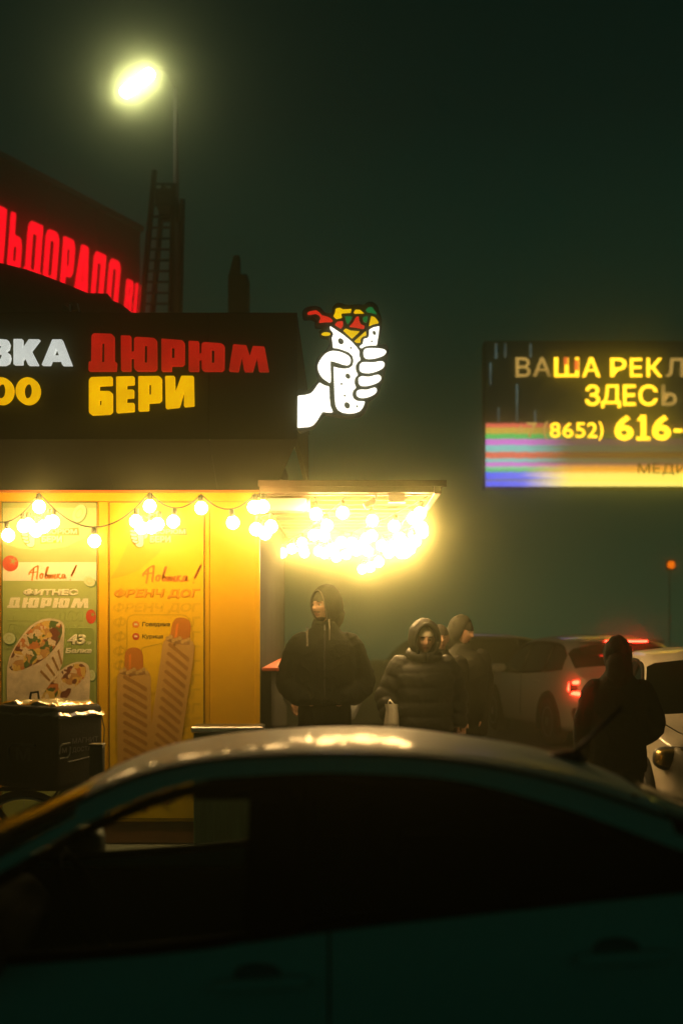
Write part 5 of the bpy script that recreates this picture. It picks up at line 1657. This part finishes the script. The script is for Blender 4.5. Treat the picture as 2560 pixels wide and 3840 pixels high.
def person(label, loc, yaw, S, c):
    """c: pose and clothes. Local frame: facing -y, feet at z = 0, built for a 1.78 m figure times S"""
    root = thing('person', label, 'person', loc, R(yaw))
    T = lambda p: Vector(p) * S
    hyaw, hpit = c.get('head', (0, 0))
    hc = T(c.get('head_at', (0, -.02, 1.668)))
    hrot = Matrix.Rotation(R(hyaw), 4, 'Z') @ Matrix.Rotation(R(hpit), 4, 'X')
    HM = Matrix.Translation(hc) @ hrot
    # ---------- body: one continuous surface
    parts = [xf(p, HM) for p in head_geo(S)]
    parts.append(limb([T((0, .02, 1.40)), T((0, .015, 1.52)), hc + hrot @ Vector((0, .02, -.05)) * S], [.062 * S, .055 * S, .055 * S]))
    parts.append(loft([tuple(x * S for x in r) for r in ((0, 0, .88, .14, .10), (0, 0, .96, .16, .11), (0, 0, 1.10, .135, .095), (0, 0, 1.28, .16, .11), (0, .005, 1.42, .165, .09), (0, .01, 1.48, .09, .06))]))
    legs = c.get('legs', [((-.09, 0, .93), (-.10, -.01, .50), (-.10, .02, .07)), ((.09, 0, .93), (.10, -.01, .50), (.10, .02, .07))])
    for a, b, d in legs:
        parts.append(limb([T(a), T(b), T(d)], [.085 * S, .058 * S, .042 * S]))
        parts.append(limb([T(d), T((d[0], d[1] - .06, .04)), T((d[0], d[1] - .13, .03))], [.04 * S, .036 * S, .026 * S]))
    arms = c['arms']
    for s, (sh, el, wr, hd, pn, curl) in zip((-1, 1), arms):
        parts.append(limb([T((sh[0] * .82, sh[1], sh[2] - .07)), T(el), T(wr)], [.046 * S, .040 * S, .027 * S]))
        parts += hand_geo(T(wr), hd, pn, S, curl, s)
    vox = c.get('voxel', .0065)
    bm_ = remesh(parts, vox, 1)
    body = obj('body', bm_, [M[c.get('skin', 'skin')], M['lips'], M['beard']], root, False, True)
    inv = HM.inverted()
    for p in bm_.polygons:
        q = inv @ p.center / S
        u, v = q.x / .076, q.z / .118
        if q.y < -.03 and abs(u) < 1.2:
            if abs(u) < .34 - abs(v + .49) * 1.2 and -.60 < v < -.40: p.material_index = 1
            elif c.get('beard') and (v < -.66 or (-.38 < v < -.30 and abs(u) < .42) or (v < -.30 and abs(u) > .72)) and v > -1.05 and q.y < .02: p.material_index = 2
    for s in (-1, 1):
        ey = obj('eye', xf(lathe([(.0125 * S * math.cos(a) + .0002, .0125 * S * math.sin(a)) for a in [R(d) for d in range(-80, 81, 20)]], 12), HM @ Matrix.Translation(Vector((s * .031, -.0705, .010)) * S)), M['eye_white'], body, False, True)
        g_ = c.get('gaze', 0)
        obj('iris', xf(lathe([(.0068 * S * math.cos(a) + .0002, .005 * S * math.sin(a)) for a in [R(d) for d in range(-80, 81, 40)]], 10), HM @ Matrix.Translation(Vector((s * .031 + g_ * .004, -.080, .010)) * S) @ Matrix.Rotation(R(90), 4, 'X')), M['eye_dark'], ey, False, True)
        obj('eyebrow', xf(tube([Vector((s * .012, -.0915, .030)) * S, Vector((s * .030, -.0905, .036)) * S, Vector((s * .050, -.076, .029)) * S], [.004 * S, .005 * S, .003 * S], 6), HM), M['hair'], body, False, True)
    # ---------- trousers and shoes
    tp = []
    for a, b, d in legs:
        tp.append(limb([T((a[0], a[1], a[2] + .0)), T(b), T((d[0], d[1], d[2] + .04))], [.108 * S, .085 * S, .075 * S]))
    tp.append(loft([tuple(x * S for x in r) for r in ((0, 0, .82, .15, .12), (0, 0, .92, .178, .135), (0, 0, 1.02, .172, .13))]))
    tm = remesh(tp, .014, 2); fold(tm, .008, S, 3)
    obj('trousers', tm, M[c.get('legwear', 'denim')], root, False, True)
    for a, b, d in legs:
        obj('shoe', xf(loft([(0, -.05, .0, .048, .135), (0, -.05, .02, .05, .14), (0, -.045, .05, .047, .125), (0, .005, .085, .042, .07), (0, .02, .11, .04, .05)], 20), Matrix.Translation(T((d[0], d[1], .0))) @ Matrix.Scale(S, 4)), M['shoe'], root, False, True)
    # ---------- coat
    hem, bulk, puff = c['hem'], c.get('bulk', 1.0), c.get('puff', 0.0)
    prof = [(hem, .215, .165), (hem + .05, .222, .172), (1.10, .212, .162), (1.25, .222, .165), (1.36, .228, .158), (1.42, .196, .135), (1.47, .140, .108), (1.52, .098, .090), (c.get('collar', 1.555), .080, .080)]
    rg = []
    N_ = 60
    z0, z1 = prof[0][0], prof[-1][0]
    for i in range(N_ + 1):
        z = lerp(z0, z1, i / N_)
        rx_ = interp([(p[0], p[1]) for p in prof], z) * (bulk if z < 1.42 else lerp(bulk, 1, min((z - 1.42) / .08, 1)))
        ry_ = interp([(p[0], p[2]) for p in prof], z) * (bulk if z < 1.42 else lerp(bulk, 1, min((z - 1.42) / .08, 1)))
        pf = puff * (abs(math.sin(PI * (z - z0) / .125)) ** .55 - .55) if z < 1.44 else 0
        rg.append((0, .005 * S, z * S, (rx_ + pf) * S, (ry_ + pf) * S))
    cp = [loft(rg, 36, 2.2)]
    sr = c.get('sleeve', (.088, .082, .062))
    for s, (sh, el, wr, hd, pn, curl) in zip((-1, 1), arms):
        a, b, d = T(sh), T(el), T(wr)
        if puff:
            pts, rd = [], []
            m_ = 40
            for i in range(m_ + 1):
                t = i / m_
                p = a.lerp(b, t * 2) if t < .5 else b.lerp(d, t * 2 - 1)
                r_ = lerp(sr[0], sr[1], t * 2) if t < .5 else lerp(sr[1], sr[2], t * 2 - 1)
                pts.append(p); rd.append((r_ + puff * (abs(math.sin(PI * t * 5)) ** .55 - .55)) * S)
            cp.append(tube(pts, rd, 18)); cp.append(limb([a, a.lerp(b, .25)], [sr[0] * S * 1.0] * 2, 16))
        else:
            cp.append(limb([a, b, d], [r * S for r in sr], 16))
    cm_ = remesh(cp, c.get('coat_voxel', .010), 2)
    fold(cm_, c.get('crease', .010), S, c.get('seed', 1))
    coat = obj('coat', cm_, M[c['cloth']], root, False, True)
    # collar ring
    if c.get('stand_collar', True):
        obj('collar', xf(loft([(0, 0, 0, .080, .078), (0, 0, .03, .086, .084), (0, 0, .055, .078, .078)], 24), Matrix.Translation(T((0, .0, c.get('collar', 1.555) - .05))) @ Matrix.Scale(S, 4)), M[c['cloth']], coat, False, True)
    if c.get('zip'):
        zp = []
        for i in range(14):
            z = lerp(1.54, hem + .02, i / 13)
            ry_ = interp([(p[0], p[2]) for p in prof], z) * bulk
            zp.append(T((.0, -ry_ - .004 + .005, z)))
        obj('zip', tube(zp, .006 * S, 6), M['black'], coat, False, True)
        obj('zip_pull', box(-.006, .006, zp[0].y - .02, zp[0].y - .012, zp[0].z - .055, zp[0].z - .01, .002), M['steel'], coat, False)
    # ---------- hood, cap
    if c.get('hood'):
        hcx, rad, op = c['hood']
        cc = hc + hrot @ (Vector(hcx) * S)
        rad = [r * S for r in rad]
        hv = shell(cc, rad, op, hrot, S, .016 * S, 56, 40, c.get('hood_lump', .05), c.get('seed', 1))
        hood = obj('hood', hv, M[c['cloth']], root, False, True)
        if c.get('piping'):
            obj('hood_edge', tube(rim_curve(cc, rad, op, hrot, 1.01), c['piping'][1] * S, 6), M[c['piping'][0]], hood, False, True)
        if c.get('neck_roll'):
            nr = []
            for i in range(25):
                a = 2 * PI * i / 24
                nr.append(T((.115 * math.sin(a), -.0 - .115 * math.cos(a), 1.535 + .03 * math.cos(a) * -1)))
            obj('hood_neck', tube(nr, .045 * S, 10), M[c['cloth']], hood, False, True)
        else:
            nk = [T((0, .035, 1.44)), T((0, .05, 1.52)), cc + hrot @ Vector((0, .05 * S, -.07 * S))]
            obj('hood_neck', limb(nk, [.10 * S, .098 * S, .095 * S], 18), M[c['cloth']], hood, False, True)
    if c.get('cap'):
        mat, low, ribs = c['cap']
        V, Fc = [], []
        nu, nv = 96, 16
        for j in range(nv + 1):
            t = j / nv
            zc_ = lerp(low, 1.0, t)
            for i in range(nu):
                a = 2 * PI * i / nu
                rr = math.sqrt(max(1 - (zc_ * .98) ** 2, 0)) if zc_ > 0 else 1
                k = 1.10 + (.012 * math.cos(a * 24) if ribs else 0)
                V.append(HM @ (Vector((.076 * rr * math.cos(a) * k, (.098 * rr * math.sin(a) * k + .002), .118 * zc_ * 1.06)) * S))
        for j in range(nv):
            for i in range(nu):
                i2 = (i + 1) % nu
                Fc.append((j * nu + i, j * nu + i2, (j + 1) * nu + i2, (j + 1) * nu + i))
        Fc.append(tuple(nv * nu + i for i in range(nu)))
        obj('knit_cap', (V, Fc), M[mat], root, False, True)
    return root

def A(sh, el, wr, hd=(0, 0, -1), pn=(0, -1, 0), curl=.5): return (sh, el, wr, hd, pn, curl)

# tall man, hands in pockets, looking towards the posters
mY = 9.9
man = person('tall man in a black hooded jacket looking aside, hands in his pockets', (P(1218, 0, mY).x, mY, PLAT_Z), 0, 1.03, dict(
    head=(-46, 0), beard=True, hem=.965, bulk=1.05, cloth='cloth_black', zip=True, gaze=-.6, voxel=.0055,
    arms=[A((-.178, .01, 1.395), (-.268, .05, 1.12), (-.155, -.115, 1.015), (.9, .25, .0), (0, -1, 0), .3), A((.178, .01, 1.395), (.274, .05, 1.12), (.160, -.115, 1.015), (-.9, .25, .0), (0, -1, 0), .3)],
    hood=((0, .022, .012), (.106, .128, .150), (.70, .86, 0, -.18)), piping=('hoodpipe', .0045), cap=('knit_dark', .30, False), crease=.012, seed=4, sleeve=(.092, .088, .066)))
# his drawcords, one lettered
mi = man
def man_l(px, py, dy): 
    p = P(px, py, mY + dy); return world_m(man).inverted() @ p
obj('drawcord', tube([man_l(1152, 2352, -.14), man_l(1150, 2380, -.205), man_l(1155, 2425, -.215)], .0065, 6, flat=.5), M['hoodpipe'], man, False)
me_ = fit(text_mesh('AVIVADE', .0), 0, 0, 1, 1)
for v in me_.vertices:
    u, w = v.co.x, v.co.y
    p = P(lerp(1147, 1156, w), lerp(2424, 2352, u), mY - .228)
    v.co = world_m(man).inverted() @ p
obj('cord_lettering', me_, M['knit_white'], man, False)
obj('drawcord', tube([man_l(1233, 2322, -.12), man_l(1236, 2360, -.20), man_l(1235, 2400, -.215)], .005, 6), M['hoodpipe'], man, False)

# person half hidden behind him
hY = 10.45
person('person in a pale fleece hidden behind the tall man, one hand showing', (P(1215, 0, hY).x, hY, PLAT_Z), 0, .90, dict(
    head=(10, 0), hem=.85, bulk=1.0, cloth='cloth_grey', voxel=.0075,
    arms=[A((-.18, .01, 1.42), (-.285, .03, 1.19), (-.265, -.04, 1.10), (.10, -.15, -.95), (.8, -.4, 0), .7), A((.18, .01, 1.42), (.27, .03, 1.18), (.22, -.08, .99), (-.3, -.2, -.9), (-.8, -.4, 0), .6)],
    cap=('knit_dark', .30, False), seed=9, crease=.008))

# woman in the puffer coat with a carrier bag
wY = 10.25
woman = person('woman in a long dark puffer coat and cream knit cap carrying a white bag', (P(1588, 0, wY).x, wY, PLAT_Z), 4, .885, dict(
    head=(4, 6), head_at=(0, -.05, 1.655), hem=.62, bulk=1.20, puff=.016, cloth='cloth_puffer', skin='skin2', voxel=.0055, collar=1.56,
    arms=[A((-.20, .01, 1.42), (-.325, .0, 1.16), (-.29, -.12, .985), (.25, -.35, -.9), (.9, -.2, 0), 1.0), A((.20, .01, 1.42), (.29, .04, 1.15), (.28, -.02, .90), (0, -.1, -1), (-.9, -.2, 0), .6)],
    hood=((0, .012, .012), (.142, .150, .178), (.68, .82, 0, -.06)), piping=('cloth_puffer', .016), neck_roll=True, cap=('knit_white', .36, True), crease=.007, seed=6, sleeve=(.108, .100, .088), hood_lump=.06))
bg_ = P(1466, 2655, wY - .20)
cb = thing('carrier_bag', 'white plastic carrier bag hanging from the hand of the woman in the puffer coat', 'bag', (bg_.x, wY - .20, P(0, 2900, wY - .20).z))
V, Fc = [], []
prof_ = [(2640, 24, .012), (2660, 21, .02), (2690, 25, .03), (2740, 29, .045), (2800, 34, .055), (2880, 40, .06), (2900, 38, .05)]
sgn = 28
for i, (py, hw_, dp) in enumerate(prof_):
    for k in range(sgn):
        a = 2 * PI * k / sgn
        p = P(1466 + 3 * math.sin(i), py, wY - .20)
        cr = 1 + .22 * noise.noise(Vector((math.cos(a) * 2.5, math.sin(a) * 2.5, py * .008)))
        V.append(Vector((p.x + hw_ / 488 * math.cos(a) * cr, p.y + dp * math.sin(a) * cr, p.z)))
for i in range(len(prof_) - 1):
    for k in range(sgn):
        k2 = (k + 1) % sgn
        Fc.append((i * sgn + k, (i + 1) * sgn + k, (i + 1) * sgn + k2, i * sgn + k2))
Fc.append(tuple((len(prof_) - 1) * sgn + k for k in range(sgn)))
obj('pouch', (V, Fc), M['bag_white'], cb, smooth=True)
for s in (-1, 1):
    obj('handle', tube([P(1466 + s * 14, 2650, wY - .20), P(1462 + s * 6, 2632, wY - .20), P(1460, 2625, wY - .15)], .008, 6, flat=.4), M['bag_white'], cb, smooth=True)

# two more people behind her
bY = 10.95
person('person close behind the woman in the puffer coat, one lit cheek showing', (P(1648, 0, bY).x, bY, PLAT_Z), 0, .885, dict(
    head=(8, 5), hem=.80, bulk=1.0, cloth='cloth_olive', skin='skin2', voxel=.007,
    arms=[A((-.18, .01, 1.42), (-.22, .03, 1.16), (-.20, -.05, .92)), A((.18, .01, 1.42), (.21, .03, 1.16), (.20, -.05, .92))],
    cap=('knit_dark', .28, False), seed=12))
cY = 11.4
person('person in a dark cap and olive coat, bare hand hanging, farthest back of the group', (P(1732, 0, cY).x, cY, PLAT_Z), 6, .915, dict(
    head=(52, 14), hem=.70, bulk=1.08, cloth='cloth_olive', skin='skin', voxel=.007,
    arms=[A((-.18, .01, 1.42), (-.22, .03, 1.15), (-.20, -.05, .93)), A((.19, .01, 1.42), (.215, .03, 1.13), (.135, -.10, .87), (.0, -.15, -1), (-.9, -.2, 0), .8)],
    cap=('knit_dark', .26, False), seed=15, hood=((0, .03, .012), (.108, .12, .145), (.80, .90, 0, -.15)), hood_lump=.04))

# person in a hood walking away
dY = 8.6
person('person seen from behind in a black hood, walking away beside the white car', (P(2316, 0, dY).x, dY, .015), 176, .885, dict(
    head=(0, 12), head_at=(0, -.05, 1.635), hem=.80, bulk=.94, cloth='cloth_black', voxel=.008, legwear='denim',
    arms=[A((-.17, .01, 1.39), (-.262, .0, 1.15), (-.19, -.17, 1.02), (.3, -.9, -.1), (.5, .3, -.7), .8), A((.17, .01, 1.39), (.235, -.02, 1.16), (.25, -.06, .93), (-.1, -.3, -.9), (-.9, -.2, 0), .6)],
    legs=[((-.09, 0, .93), (-.10, -.10, .52), (-.10, -.04, .07)), ((.09, 0, .93), (.10, .02, .50), (.10, .16, .10))],
    hood=((0, .028, .010), (.104, .122, .145), (.70, .86, 0, -.18)), crease=.011, seed=21, sleeve=(.088, .080, .066)))

# ================================================================== FOG: one closed box round the camera and everything else
hz = obj('haze', box(-45, 45, -25, 69, -1.1, 14.0))
hz['kind'] = 'stuff'
hm = bpy.data.materials.new('fog')
hm.use_nodes = True
n_, l_ = hm.node_tree.nodes, hm.node_tree.links
n_.remove(n_['Principled BSDF'])
pv = n_.new('ShaderNodeVolumePrincipled')
pv.inputs['Color'].default_value = HAZE_COLOR + (1,)
pv.inputs['Density'].default_value = HAZE_DENSITY
pv.inputs['Anisotropy'].default_value = HAZE_G
pv2 = n_.new('ShaderNodeVolumePrincipled')
pv2.inputs['Color'].default_value = SMOG_COLOR + (1,)
pv2.inputs['Density'].default_value = SMOG_DENSITY
pv2.inputs['Anisotropy'].default_value = SMOG_G
ad_ = n_.new('ShaderNodeAddShader')
l_.new(pv.outputs[0], ad_.inputs[0])
l_.new(pv2.outputs[0], ad_.inputs[1])
l_.new(ad_.outputs[0], n_['Material Output'].inputs['Volume'])
hz.data.materials.append(hm)
